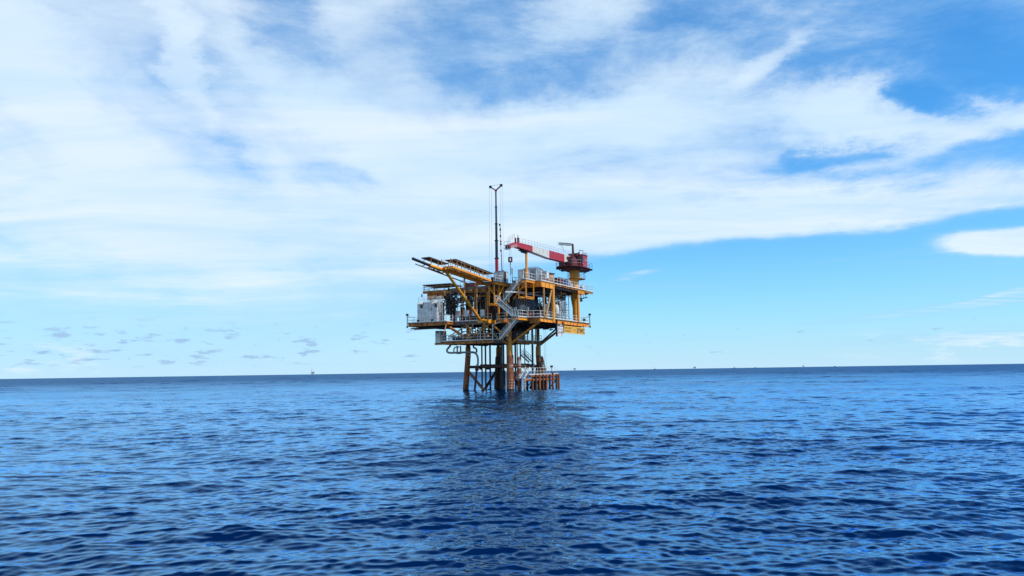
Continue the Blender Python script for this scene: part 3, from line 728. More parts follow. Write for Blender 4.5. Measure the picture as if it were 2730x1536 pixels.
part('elbow', DARK, rs_, ('path', [P_(1262, 921), P_(1263, 928), P_(1268, 928), P_(1271, 933), P_(1270.5, 940)], .15, {'smooth_n': 1}))

# ================================================================== BANDED POSTS AND BOAT LANDING
def banded_post(px, y, ztop, label, bands):
    p = at(px, 1000, y=y); t_ = thing('banded_post', (p.x, y, -2), label, 'post', 'posts wrapped with white bands')
    part('post', RUST, t_, ('tube', (p.x, y, -2), (p.x, y, ztop - .8), .30, {'n': 14}), ('tube', (p.x, y, ztop - .8), (p.x, y, ztop), .30, .14, {'n': 14}))
    for z in bands: part('white_band', CREAM, t_, ('tube', (p.x, y, z), (p.x, y, z + .13), .325, {'n': 14}))
    return t_
banded_post(1384.2, -1.2, 5.9, 'tall rusty post with many white bands right of the front leg', (1.8, 2.05, 2.3, 2.55, 2.8, 3.9, 4.4, 4.65, 4.85, 5.05))
banded_post(1447.0, -1.0, 5.9, 'short rusty post with pale bands rising behind the landing rail', (4.0, 4.3, 4.55, 4.8))
bl_ = thing('boat_landing', (9, -2.6, 0), 'rusty tubular boat landing with white handrails beside the right leg', 'boat landing')
YL = -2.6
def L_(px, py, y=YL): return at(px, py, y=y)
zt = L_(1450, 997).z; zb_ = L_(1450, 1012).z; xa = L_(1409, 997).x; xb = L_(1487, 997).x; xc = L_(1397, 1011).x
part('top_beam', RUST, bl_, ('tube', (xa + .5, YL, zt - .35), (xb, YL, zt - .35), .2, {'n': 12}))
part('lower_beam', RUST, bl_, ('tube', (xc, YL, zb_), (xb, YL, zb_), .24, {'n': 12}))
part('end_post', DRUST, bl_, ('path', [(xc + .4, YL, zb_), (xc + .1, YL, zb_ - .6), (xc + .35, YL, -1.5)], .2, {'smooth_n': 2}))
for i, px in enumerate((1415.5, 1424.5, 1434.5, 1443.5, 1453, 1461.8, 1469.8, 1479.5, 1485.8)):
    x = L_(px, 1010).x; short = i == 0
    part('fender_post', RUST if i % 2 == 0 else DRUST, bl_, ('tube', (x, YL - .3, -1.6), (x, YL - .3, zb_ + .2 if short else zt - .05 + (.35 if i == 6 else 0)), .2, {'n': 12}))
    if i: part('stub', RUST, bl_, ('tube', (x, YL - .3, zt - .35), (x - .6, YL + .6, zt - .35), .17, {'n': 10}), ('tube', (x, YL - .3, zb_), (x - .6, YL + .8, zb_), .17, {'n': 10}))
for x in (xa + 1.5, xa + 4.2, xa + 7, xb - .6): part('rear_post', DRUST, bl_, ('tube', (x, YL + 2.4, -1.6), (x, YL + 2.4, zt - .2), .2, {'n': 10}), ('tube', (x, YL + 2.4, -.6), (x + .8, YL - .2, zt - .6), .1, {'n': 8}))
part('landing_deck', GALV, bl_, ('box', (xa, YL - .1, zt - .12), (xb, YL + 2.4, zt))); part('deck_edge', WHITE, bl_, ('beam', (xa, YL - .14, zt - .03), (xb, YL - .14, zt - .03), .05, .16))
part('step_deck', GALV, bl_, ('box', (xc, YL, zb_ + .22), (xa + .6, YL + 1.4, zb_ + .3)))
railing(bl_, [(xa, YL, zt), (xb, YL, zt), (xb, YL + 2.4, zt), (xa + 2, YL + 2.4, zt)], WHITE, 1.1, 1.2, .03, toe=False); railing(bl_, [(xc, YL, zb_ + .3), (xa - .6, YL, zb_ + .3)], WHITE, 1.2, .8, .03, toe=False)
ld_ = thing('ladder', L_(1393.5, 1040), 'white vertical ladder dropping into the water from the boat landing', 'ladder')
x0, x1 = L_(1391, 1010).x, L_(1397, 1010).x
for x in (x0, x1): part('stile', WHITE, ld_, ('beam', (x, YL - .2, -.8), (x, YL - .2, zb_ + 1.5), .06, .06))
for i in range(8): part('rung', WHITE, ld_, ('tube', (x0, YL - .2, .1 + i * .3), (x1, YL - .2, .1 + i * .3), .03, {'n': 6}))
staircase((L_(1402, 1008).x, YL + .3, zb_ + .3), (L_(1417, 981).x, YL + .3, ZH - .2), (0, 1, 0), .8, 'small white stair on the boat landing beside the right leg', WHITE, 8, False)
def ladder(name, x, y, z0, z1, label, w_=.45, mat=GALV, cage=False, dy=True):
    t_ = thing(name, (x, y, z0), label, 'ladder'); d = Vector((0, w_ / 2, 0)) if dy else Vector((w_ / 2, 0, 0))
    for s_ in (-1, 1): part('stile', mat, t_, ('beam', Vector((x, y, z0)) + d * s_, Vector((x, y, z1)) + d * s_, .05, .05))
    n = int((z1 - z0) / .45)
    for i in range(n): z = z0 + .2 + i * .45; part('rung', mat, t_, ('tube', Vector((x, y, z)) - d, Vector((x, y, z)) + d, .022, {'n': 5}))
    if cage:
        b = MB()
        for i in range(5): b.ring((x - .38, y, z1 - 2.4 + i * .72), .38, .025, n=12, k=4)
        for k in range(6): th = R(110 + k * 28); b.beam((x - .38 + .38 * math.cos(th), y + .38 * math.sin(th), z1 - 2.4), (x - .38 + .38 * math.cos(th), y + .38 * math.sin(th), z1 + .5), .04, .04)
        b.build('cage', mat, t_)
    return t_
p = at(1440, 950, y=-.8); ladder('ladder', p.x, p.y, zt, ZL + .3, 'long thin ladder right of the right leg above the boat landing', dy=False)
for i, px in enumerate((1451, 1455.5)):
    p = at(px, 930, y=-1.5); t_ = thing('swing_rope', (p.x, p.y, zt + .3), 'thin rope hanging over the boat landing', 'rope', 'pair of ropes over the boat landing'); part('rope', GALV, t_, ('tube', (p.x, p.y, zt + .3), (p.x, p.y, ZM - .5), .02, {'n': 5}))
p = at(1422, 950, y=-.9); t_ = thing('white_pole', (p.x, p.y, zt - .8), 'thin white pole running down the left side of the right leg', 'pole'); part('pole', WHITE, t_, ('tube', (p.x, p.y, zt - .8), (p.x, p.y, ZM - .6), .05, {'n': 6}))

# ================================================================== LEVEL BETWEEN LOWER AND MAIN DECK
def box_thing(name, a, b, mat, label, cat, trim=None, lines=True, group=None, extra=()):
    (x0, y0, z0), (x1, y1, z1) = a, b
    t_ = thing(name, ((x0 + x1) / 2, (y0 + y1) / 2, z0), label, cat, group)
    part('body', mat, t_, ('box', a, b))
    if lines:
        m = MB()
        for x in (x0, x1):
            for y in (y0, y1): m.beam((x, y, z0), (x, y, z1), .07, .07)
        for z in (z0 + .02, z1 - .02):
            m.beam((x0, y0, z), (x1, y0, z), .08, .08); m.beam((x0, y1, z), (x1, y1, z), .08, .08); m.beam((x0, y0, z), (x0, y1, z), .08, .08); m.beam((x1, y0, z), (x1, y1, z), .08, .08)
        m.build('edge_trim', trim or mat, t_)
    for nm, mt, *ops in extra: part(nm, mt, t_, *ops)
    return t_
box_thing('white_cabinet', (1.75, 15.5, ZL), (3.7, 16.55, ZL + 2.25), WHITE, 'plain white locker alone at the left end of the lower deck', 'cabinet', extra=[('vent', DARK, ('box', (1.72, 15.95, ZL + 1.85), (1.76, 16.35, ZL + 2.15)))])
for i, (y, x, r, m_, lb) in enumerate(((7.6, 3.0, .55, UNDER, 'brown horizontal vessel low behind the lower deck railing'), (4.6, 5.0, .75, DARK, 'dark horizontal vessel deep in the lower deck'))):
    t_ = thing('pressure_vessel', (x, y, ZL), lb, 'vessel'); part('shell', m_, t_, ('lathe', (x, y - 1.6, ZL + 1.1), [(r * .3, -.25), (r * .8, -.12), (r, 0), (r, 3.2), (r * .8, 3.32), (r * .3, 3.45)], {'axis': (0, 1, 0), 'n': 18}))
    part('saddle', UNDER, t_, ('box', (x - .4, y - 1.0, ZL), (x + .4, y - .8, ZL + .7)), ('box', (x - .4, y + .8, ZL), (x + .4, y + 1.0, ZL + .7)))
lb = thing('lifeboat_hose_reel', (-2.4, 9.2, ZL), 'grey low hose heap with white pipe arched over it behind lower railing', 'hose heap')
part('hose_heap', BLACK, lb, *[('ring', (-2.3, 9.0 + .12 * k, ZL + .32 + .12 * k), 1.0 - .08 * k, .13, {'n': 20}) for k in range(4)])
part('arched_pipe', PIPE, lb, ('path', [(-2.9, 10.6, ZL + .4), (-2.9, 10.0, ZL + 1.0), (-2.9, 8.5, ZL + 1.2), (-2.9, 7.4, ZL + 1.6)], .09, {'smooth_n': 2}))
t_ = thing('notice_board', (-3.3, 3.95, ZL), 'white figure eight sign post on the lower deck railing', 'sign post'); part('post', WHITE, t_, ('beam', (-3.3, 3.95, ZL), (-3.3, 3.95, ZL + 1.5), .1, .1)); part('board', WHITE, t_, ('box', (-3.36, 3.72, ZL + 1.5), (-3.24, 4.18, ZL + 2.2))); part('lettering', DARK, t_, ('box', (-3.372, 3.85, ZL + 1.92), (-3.362, 4.05, ZL + 2.1)), ('box', (-3.372, 3.85, ZL + 1.6), (-3.362, 4.05, ZL + 1.78)))
t_ = thing('pump_skid', (-2.7, 3.2, ZL), 'small pale red pump cluster beside the white sign post', 'pump'); part('motor', TAN, t_, ('lathe', (-2.7, 2.7, ZL + .7), [(.2, -.05), (.28, 0), (.28, .9), (.2, .95)], {'axis': (0, 1, 0)})); part('piping', OXID, t_, ('path', [(-3.0, 3.8, ZL + .3), (-3.0, 3.6, ZL + 1.3), (-3.0, 2.9, ZL + 1.4), (-3.0, 2.8, ZL + .4)], .08, {'smooth_n': 1}), ('ring', (-3.05, 3.2, ZL + 1.0), .22, .05, (1, 0, 0)))

# ---- pipework: one connected thing per level
rng = random.Random(11)
def pipework(name, label, x0, x1, y0, y1, z0, z1, n, mats, rr=(.04, .12), parts_max=90, cat='pipework'):
    t_ = thing(name, ((x0 + x1) / 2, (y0 + y1) / 2, z0), label, cat)
    for i in range(min(n, parts_max)):
        m_ = rng.choice(mats); r = rng.uniform(*rr); x, y, z = rng.uniform(x0, x1), rng.uniform(y0, y1), rng.uniform(z0, z1)
        k = rng.random()
        if k < .38: pts = [(x, y, z0 + rng.uniform(0, .3) * (z1 - z0)), (x, y, z1 - rng.uniform(0, .3) * (z1 - z0))]
        elif k < .62: L = rng.uniform(1.2, 4.5); pts = [(x, y, z), (x, min(y1, y + L), z)]
        elif k < .74: L = rng.uniform(1, 3); pts = [(x, y, z), (min(x1, x + L), y, z)]
        else:
            L, h = rng.uniform(.5, 2.2), rng.uniform(.5, 2.0); pts = [(x, y, z), (x, min(y1, y + L), z), (x, min(y1, y + L), max(z0, z - h)), (min(x1, x + .6), min(y1, y + L), max(z0, z - h))]
        if (Vector(pts[0]) - Vector(pts[-1])).length < .3: continue
        part('pipe', m_, t_, ('path', pts, r, {'n': 7, 'smooth_n': 1}) if len(pts) > 2 else ('tube', *pts, r, {'n': 7}))
        if k > .5:
            p = Vector(pts[len(pts) // 2]); part('valve', rng.choice(mats), t_, ('lathe', p - Vector((0, 0, .1)), [(r * 1.4, 0), (r * 2.1, .05), (r * 2.1, .15), (r * .6, .2), (r * .5, .42)], {'n': 10}), ('ring', p + Vector((0, 0, .34)), r * 1.9 + .05, .018, {'n': 12, 'k': 4}))
    return t_
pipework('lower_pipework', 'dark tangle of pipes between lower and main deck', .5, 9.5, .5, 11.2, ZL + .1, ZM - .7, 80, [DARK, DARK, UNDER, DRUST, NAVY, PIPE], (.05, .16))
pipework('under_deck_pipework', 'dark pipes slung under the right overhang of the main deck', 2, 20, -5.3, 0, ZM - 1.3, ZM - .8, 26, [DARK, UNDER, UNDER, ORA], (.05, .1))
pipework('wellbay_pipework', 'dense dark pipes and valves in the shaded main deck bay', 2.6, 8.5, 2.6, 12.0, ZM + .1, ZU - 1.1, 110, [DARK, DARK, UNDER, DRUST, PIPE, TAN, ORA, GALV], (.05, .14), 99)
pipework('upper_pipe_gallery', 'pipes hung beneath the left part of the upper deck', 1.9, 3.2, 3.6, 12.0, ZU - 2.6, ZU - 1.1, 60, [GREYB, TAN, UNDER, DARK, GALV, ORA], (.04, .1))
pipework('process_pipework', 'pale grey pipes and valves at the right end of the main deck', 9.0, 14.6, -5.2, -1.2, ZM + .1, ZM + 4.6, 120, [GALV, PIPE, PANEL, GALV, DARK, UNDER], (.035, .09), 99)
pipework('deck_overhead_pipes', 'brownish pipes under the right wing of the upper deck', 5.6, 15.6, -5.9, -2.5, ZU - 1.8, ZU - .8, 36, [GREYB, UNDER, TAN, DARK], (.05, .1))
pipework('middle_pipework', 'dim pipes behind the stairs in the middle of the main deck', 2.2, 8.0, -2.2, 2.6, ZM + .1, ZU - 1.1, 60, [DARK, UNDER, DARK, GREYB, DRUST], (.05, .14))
for nm, a, b, lb_ in (('dark_backing', (9.2, -1.0, ZM), (9.35, 12.3, ZU - .9), 'added dark brown sheet blocking the sky behind the main deck bay'), ('dark_backing', (8.6, .6, ZL + 1.4), (8.75, 7.4, ZM - .9), 'added dark sheet blocking the sky between lower and main decks')):  # dark sheets added to block the sky and keep the bays dark
    t_ = thing(nm, ((a[0] + b[0]) / 2, (a[1] + b[1]) / 2, a[2]), lb_, 'backing sheet'); m = MB(); m.box(a, b); y = a[1]
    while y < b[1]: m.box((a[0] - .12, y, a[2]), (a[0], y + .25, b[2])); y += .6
    m.build('backing_sheet', DRUST, t_); t_['kind'] = 'thing'
# two insulated exhaust pipes in front of the gallery
def Q(px, py, y=-3.2): return at(px, py, y=y)
t_ = thing('exhaust_pipe', Q(1390, 780), 'thick silver wrapped pipe running right behind the stairs', 'pipe'); part('bare_pipe', WHITE, t_, ('tube', Q(1347, 778.5), Q(1381, 779.5), .09, {'n': 10}))
part('lagged_pipe', LAG, t_, ('tube', Q(1380, 779), Q(1396, 781), .26, {'n': 14}), ('tube', Q(1396, 782), Q(1417, 784.5), .22, {'n': 14})); part('grey_pipe', PIPE, t_, ('tube', Q(1417, 785), Q(1446, 790.5), .17, {'n': 12}), ('tube', Q(1446, 790.5), Q(1476, 795.5), .09, {'n': 10}))
t_ = thing('pale_header_pipe', Q(1450, 781), 'thin pale pipe above the grey one under the yellow upper deck', 'pipe'); part('pipe_run', CREAM, t_, ('path', [Q(1410, 781), Q(1424, 780), Q(1440, 778.5), Q(1466, 783), Q(1480, 786), Q(1504, 789.6)], .09, {'n': 8}))
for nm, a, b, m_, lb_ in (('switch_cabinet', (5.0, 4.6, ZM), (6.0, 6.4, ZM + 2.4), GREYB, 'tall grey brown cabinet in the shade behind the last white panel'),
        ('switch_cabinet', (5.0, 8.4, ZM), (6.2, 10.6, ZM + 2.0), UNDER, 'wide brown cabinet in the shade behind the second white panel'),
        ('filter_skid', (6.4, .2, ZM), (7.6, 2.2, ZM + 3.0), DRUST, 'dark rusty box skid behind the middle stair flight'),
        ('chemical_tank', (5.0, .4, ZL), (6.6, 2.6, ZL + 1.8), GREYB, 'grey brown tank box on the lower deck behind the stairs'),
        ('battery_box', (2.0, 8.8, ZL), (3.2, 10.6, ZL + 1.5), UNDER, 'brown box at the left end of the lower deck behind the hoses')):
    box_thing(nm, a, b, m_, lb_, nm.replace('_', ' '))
# ---- cooling fan and its housing
fx = 2.4; fc = at(1393.8, 815, x=fx); fr_ = 1.36
fan = thing('cooling_fan', (fx, fc.y, ZM), 'big blue grey radiator fan with spokes and round hub behind railing', 'fan')
part('face_plate', BLUEG, fan, ('box', (fx + .3, fc.y - 1.65, ZM + .2), (fx + .45, fc.y + 1.7, fc.z + 1.62))); part('rim', BLUEG, fan, ('ring', (fx + .15, fc.y, fc.z), fr_, .09, (1, 0, 0), {'n': 36}), ('ring', (fx + .15, fc.y, fc.z), fr_ + .16, .05, (1, 0, 0), {'n': 36}))
part('fan_opening', BLACK, fan, ('lathe', (fx + .27, fc.y, fc.z), [(fr_, 0), (fr_, .025)], {'axis': (1, 0, 0), 'n': 36}))
hz_ = fc.z - .38
part('hub', GALV, fan, ('lathe', (fx + .0, fc.y + .06, hz_), [(.56, 0), (.6, .05), (.6, .22)], {'axis': (1, 0, 0), 'n': 24}))
for k in range(11):
    th = R(-10 + k * 20); part('spoke', PIPE, fan, ('beam', (fx + .12, fc.y + .06 + .55 * math.cos(th), hz_ + .55 * math.sin(th)), (fx + .12, fc.y + 1.32 * math.cos(th), fc.z + 1.32 * math.sin(th)), .09, .09, (1, 0, 0)))
part('housing', BLUEG, fan, ('lathe', (fx + .46, fc.y - .2, fc.z - .1), [(1.75, 0), (1.75, 1.0), (1.45, 2.6), (1.4, 3.2)], {'axis': (1, 0, 0), 'n': 28}))
part('base', DARK, fan, ('box', (fx, fc.y - 1.6, ZM), (fx + 3.6, fc.y + 1.6, ZM + .3)))
# engine behind fan: dark slanted side ducts
t_ = thing('engine_skid', (5.5, -3.4, ZM), 'dark engine block with pale tanks right of the big fan', 'engine'); part('engine_block', DARK, t_, ('box', (4.4, -4.2, ZM + .3), (7.6, -2.6, ZM + 2.2))); part('duct', DARK, t_, ('beam', (2.9, -3.6, ZM + 3.2), (4.4, -4.3, ZM + .7), .3, .3)); part('tank', PANEL, t_, ('lathe', (5.2, -4.5, ZM + 1.3), [(.1, 0), (.3, .08), (.34, .2), (.34, 1.2), (.25, 1.35), (.08, 1.4)], {'n': 16})); part('cylinder_head', CREAM, t_, ('lathe', (8.0, -4.6, ZM + 2.0), [(.35, 0), (.4, .1), (.4, 1.2), (.3, 1.4)], {'n': 16}), ('lathe', (9.0, -4.8, ZM + 1.0), [(.45, 0), (.5, .1), (.5, 1.5), (.3, 1.8)], {'n': 16}))
part('skid_base', GREYB, t_, ('box', (2.2, -5.4, ZM), (4.6, -4.5, ZM + 1.0)), ('box', (6.0, -5.5, ZM), (8.2, -4.6, ZM + .9)))
# stacked boards behind the railing
box_thing('tarp_crate', (.6, -5.7, ZM), (2.1, -5.0, ZM + .95), GREYB, 'low grey brown crate against the front right railing', 'crate')
box_thing('metal_crate', (2.4, -5.8, ZM), (4.2, -5.1, ZM + .95), GALV, 'low galvanised crate right of the grey brown one', 'crate')
box_thing('warning_cabinet', (-.1, -4.0, ZM), (.5, -2.9, ZM + .9), OXID, 'low dark red cabinet at the deck corner by the fan', 'cabinet', extra=[('chevron_mark', WHITE, ('beam', (-.14, -3.0, ZM + .3), (-.14, -3.45, ZM + .55), .03, .1), ('beam', (-.14, -3.45, ZM + .55), (-.14, -3.9, ZM + .3), .03, .1))])
for px, lb_ in ((1374.5, 'white number board at the head of the stairs beside the fan'), (1407, 'white number board on the railing right of the fan')):
    p = at(px, 824, x=-3.0 if px < 1390 else -.6); t_ = thing('number_board', (p.x, p.y, ZM), lb_, 'sign'); part('post', WHITE, t_, ('beam', (p.x, p.y, ZM), (p.x, p.y, p.z), .08, .08)); part('board', WHITE, t_, ('box', (p.x - .03, p.y - .2, p.z - .35), (p.x + .03, p.y + .2, p.z + .3))); part('mark', DARK, t_, ('box', (p.x - .042, p.y - .1, p.z - .22), (p.x - .032, p.y + .1, p.z - .06)), ('box', (p.x - .042, p.y - .1, p.z + .04), (p.x - .032, p.y + .1, p.z + .2)))
# ---- process equipment on the right
vr = at(1489, 836, y=-4.4)
t_ = thing('pig_launcher', (vr.x, vr.y, ZM), 'white round closure door on a vessel at the right of the deck', 'vessel'); part('door_ring', WHITE, t_, ('ring', vr, .52, .07, (.35, -1, 0), {'n': 24}), ('ring', vr, .3, .04, (.35, -1, 0), {'n': 20})); part('shell', DARK, t_, ('lathe', vr + Vector((-.1, .1, 0)), [(.5, 0), (.55, .3), (.55, 3.0)], {'axis': (-.35, 1, 0), 'n': 20})); part('stand', GALV, t_, ('box', (vr.x - .3, vr.y + .4, ZM), (vr.x + .3, vr.y + .6, vr.z - .4)))
vt = at(1493.5, 812, y=-4.2)
t_ = thing('upright_tank', (vt.x, vt.y, ZM), 'cream upright tank above the round closure door', 'tank'); part('shell', CREAM, t_, ('lathe', (vt.x, vt.y, vt.z - .6), [(.1, -.1), (.36, 0), (.36, 1.1), (.1, 1.25)], {'n': 16})); part('legs', GALV, t_, *[('beam', (vt.x + a_, vt.y + b_, ZM), (vt.x + a_, vt.y + b_, vt.z - .5), .07, .07) for a_ in (-.25, .25) for b_ in (-.25, .25)])
x0, x1 = at(1501, 826, y=-4.0).x, at(1516.5, 826, y=-4.0).x; zz = at(1508, 826, y=-4.0).z
t_ = thing('access_tower', ((x0 + x1) / 2, -3.4, ZM), 'grey scaffold access tower with railed top left of the crane pedestal', 'scaffold')
part('tower_frame', GALV, t_, *[('beam', (x, y, ZM), (x, y, zz + (2.6 if x == x1 else 0)), .09, .09) for x in (x0, x1) for y in (-4.0, -2.6)], *[('beam', (x0, y, z), (x1, y, z), .06, .06) for y in (-4.0, -2.6) for z in (ZM + .9, ZM + 1.8)], ('beam', (x0, -4, ZM), (x1, -4, ZM + 1.8), .05, .05), ('beam', (x1, -4, ZM + .9), (x0, -4, zz), .05, .05)); part('platform', GALV, t_, ('box', (x0 - .2, -4.1, zz - .06), (x1 + .2, -2.5, zz))); railing(t_, [(x0, -4.05, zz), (x1, -4.05, zz)], WHITE, 1.1, .8, toe=False)
part('gooseneck', NAVY, t_, ('path', [(x0 + .1, -3.3, zz), (x0 + .1, -3.3, zz + 1.4), (x0 + .8, -3.3, zz + 1.9), (x1, -3.3, zz + 1.9), (x1, -3.3, ZU - .7)], .11, {'smooth_n': 2})); part('valve_bank', NAVY, t_, ('lathe', (x0 + 1.0, -3.3, ZU - 1.9), [(.6, 0), (.7, .1), (.7, .3), (.3, .4), (.3, .9)], {'n': 16}))
# ---- left bay: wellheads, control panels
wl0 = thing('wellhead', (2.4, 10.9, ZM), 'dark red valve tree, leftmost of the row behind the white panels', 'wellhead', 'wellhead trees in the main deck bay')
def wh(t_, y):
    part('spool', OXID, t_, ('lathe', (2.4, y, ZM), [(.22, 0), (.22, .5), (.34, .52), (.34, .62), (.2, .64), (.2, 1.2), (.32, 1.22), (.32, 1.32), (.18, 1.34), (.18, 2.0), (.28, 2.02), (.28, 2.12), (.1, 2.2)], {'n': 14}))
    part('wing_valve', DRED, t_, ('lathe', (2.4, y - .7, ZM + 1.5), [(.16, 0), (.2, .05), (.2, .3), (.12, .32), (.12, .9)], {'axis': (0, 1, 0), 'n': 12})); part('hand_wheel', DARK, t_, ('ring', (2.4, y - .75, ZM + 1.5), .24, .03, (0, 1, 0), {'n': 16}), ('ring', (2.05, y, ZM + .9), .22, .03, (1, 0, 0), {'n': 16}))
wh(wl0, 10.9)
for i, (y, lb_) in enumerate(((9.6, 'dark red valve tree, second from the left in the row'), (8.2, 'dark red valve tree, third from the left in the row'), (6.8, 'dark red valve tree, fourth from the left, behind the diagonal brace'), (5.4, 'dark red valve tree at the right end of the row'))): copy_thing(wl0, (0, y - 10.9, 0), lb_)
lab = ('grey white control panel, first of four from the left, by the hose bundle', 'pale blue white control panel, second of four from the left', 'white control panel crossed by the yellow brace', 'white control panel, last of four, right of the thin yellow post')
for i, (xa_, xb_, ya, yb, lb_) in enumerate(((1214.5, 1226, 829.5, 846, lab[0]), (1236.5, 1248.5, 828, 844, lab[1]), (1259, 1270, 827, 842, lab[2]), (1281, 1291, 826, 843, lab[3]))):
    p, q = at(xa_, ya, x=1.5), at(xb_, yb, x=1.5)
    box_thing('control_panel', (1.5, q.y, q.z), (1.8, p.y, p.z), PANEL, lb_, 'control panel', CREAM, group='white control panels in a row', extra=[('stand', DARK, ('box', (1.55, q.y + .1, ZM), (1.75, q.y + .2, q.z)), ('box', (1.55, p.y - .2, ZM), (1.75, p.y - .1, q.z)))])
for px, a_, b_, lb_ in ((1209, 811, 850, 'tall thin red cabinet left of the first white control panel'), (1231.5, 820, 848, 'tall dark red cabinet between first and second white panels'), (1254.5, 826, 848, 'brownish red cabinet between second and third white panels')):
    p = at(px, a_, x=1.9); box_thing('red_cabinet', (1.9, p.y - .28 if px > 1210 else p.y - .15, ZM), (2.4, p.y + .28 if px > 1210 else p.y + .15, p.z), DRED if px < 1250 else OXID, lb_, 'cabinet')
hb = thing('hose_bundle', (-.6, 11.4, ZM), 'large black tangled hose bundle hanging right of the white cabin', 'hoses')
rb = random.Random(4); c0 = at(1196, 800, x=.4); c1 = at(1216, 802, x=.4)
for i in range(80):
    c = c0.lerp(c1, rb.random() ** 1.3) + Vector((rb.uniform(-.5, .5), rb.gauss(0, .45), rb.gauss(-.15, .95))); ax = Vector((1, rb.uniform(-.8, .8), rb.uniform(-.8, .8)))
    part('hose_loop', BLACK if i % 4 else DARK, hb, ('ring', c, rb.uniform(.2, .7), rb.uniform(.04, .09), ax, {'n': 16, 'k': 6, 'a0': 0, 'a1': 360 if i % 3 else 250}))
for i in range(8):
    c = c0 + Vector((rb.uniform(-.3, .3), rb.uniform(-.7, .5), 0)); part('hanging_hose', BLACK, hb, ('path', [c + Vector((0, 0, 1.2)), c + Vector((0, rb.uniform(-.3, .3), -.3)), c + Vector((0, rb.uniform(-.4, .4), -2.6))], .09, {'smooth_n': 2}))
part('lifting_bar', PIPE, hb, ('tube', c0 + Vector((0, .8, 1.3)), c1 + Vector((0, -1.0, 1.3)), .06, {'n': 6}))
t_ = thing('red_tank', (3.2, 9.4, ZU), 'dark red box and rails on the roof behind the walkway boom', 'tank'); part('body', DRED, t_, ('box', (2.4, 8.6, ZU), (4.0, 10.6, ZU + .9))); railing(t_, [(2.2, 8.0, ZU), (2.2, 11.4, ZU)], OXID, 1.1, 1.0, toe=False)
# ---- white equipment cabin at the left end
pl, pr = at(1110.5, 850, x=-.9), at(1167.5, 850, x=-.9); ztp = at(1140, 805.5, x=-.9).z
ec = thing('equipment_cabin', (0, (pl.y + pr.y) / 2, ZM), 'stained white steel cabin with hooded vents at the left deck end', 'cabin')
part('walls', PANEL, ec, ('prism', [(-.9, pl.y - .25), (-.65, pl.y), (1.4, pl.y), (1.6, pl.y - .2), (1.6, pr.y + .2), (1.4, pr.y), (-.65, pr.y), (-.9, pr.y + .25)], ZM, ztp - .08)); part('roof', CREAM, ec, ('prism', [(-.8, pl.y - .25), (-.6, pl.y - .1), (1.4, pl.y - .1), (1.5, pr.y + .2), (-.6, pr.y + .1), (-.8, pr.y + .25)], ztp - .08, ztp + .04))
def Cc(px, py, x=-.93): return at(px, py, x=x)
for x0_, y0_, x1_, y1_ in ((1120.5, 814, 1126.5, 821.5), (1158.5, 811.5, 1164.5, 819), (1111.5, 853, 1117.5, 858), (1149, 851, 1155.5, 857)):
    p, q = Cc(x0_, y0_), Cc(x1_, y1_); v_ = part('vent', BLACK, ec, ('box', (-.915, q.y, q.z), (-.895, p.y, p.z)))
    part('louvre', DARK, v_, *[('box', (-.95, q.y, q.z + (p.z - q.z) * k / 4), (-.93, p.y, q.z + (p.z - q.z) * k / 4 + .05)) for k in range(4)])
for x0_, y0_, x1_ in ((1114.5, 812, 1129), (1153, 809.5, 1168)):
    p, q = Cc(x0_, y0_), Cc(x1_, y0_); part('vent_hood', CREAM, ec, ('add', [(-.9, p.y - .25, p.z + .38), (-.9, q.y + .1, p.z + .38), (-1.3, q.y, p.z), (-1.3, p.y, p.z), (-.9, p.y - .25, p.z + .34), (-.9, q.y + .1, p.z + .34), (-1.3, q.y, p.z - .04), (-1.3, p.y, p.z - .04)], [(0, 1, 2, 3), (7, 6, 5, 4), (3, 2, 6, 7), (0, 3, 7, 4), (1, 5, 6, 2)]))
part('vent_hood', GALV, ec, ('add', [(-.2, pl.y, ZM + 2.7), (.8, pl.y, ZM + 2.7), (.8, pl.y + .45, ZM + 2.35), (-.2, pl.y + .45, ZM + 2.35), (-.2, pl.y, ZM + 2.3), (.8, pl.y, ZM + 2.3)], [(0, 1, 2, 3), (3, 2, 5, 4), (0, 3, 4), (1, 5, 2)]))
for px in (1118, 1129.5, 1141.5, 1156): p = Cc(px, 830); part('panel_seam', GALV, ec, ('box', (-.912, p.y - .02, ZM + .1), (-.898, p.y + .02, ztp - .1)))
railing(ec, [(-.7, pr.y + .3, ztp), (-.7, pl.y - .3, ztp), (1.3, pl.y - .3, ztp), (1.3, pr.y + .3, ztp)], WHITE, 1.0, 1.1, toe=False)
part('roof_light', DARK, ec, ('lathe', (-.6, pl.y - 1.0, ztp + 1.0), [(.09, 0), (.12, .1), (.12, .5), (.06, .6)], {'n': 10})); part('roof_box', CREAM, ec, ('box', (0, pr.y + 1.4, ztp), (.9, pr.y + 2.6, ztp + .35)))
ladder('caged_ladder', -.6, pr.y - .55, ZM, ztp + .4, 'white caged ladder on the right side of the stained cabin', .5, WHITE, True)
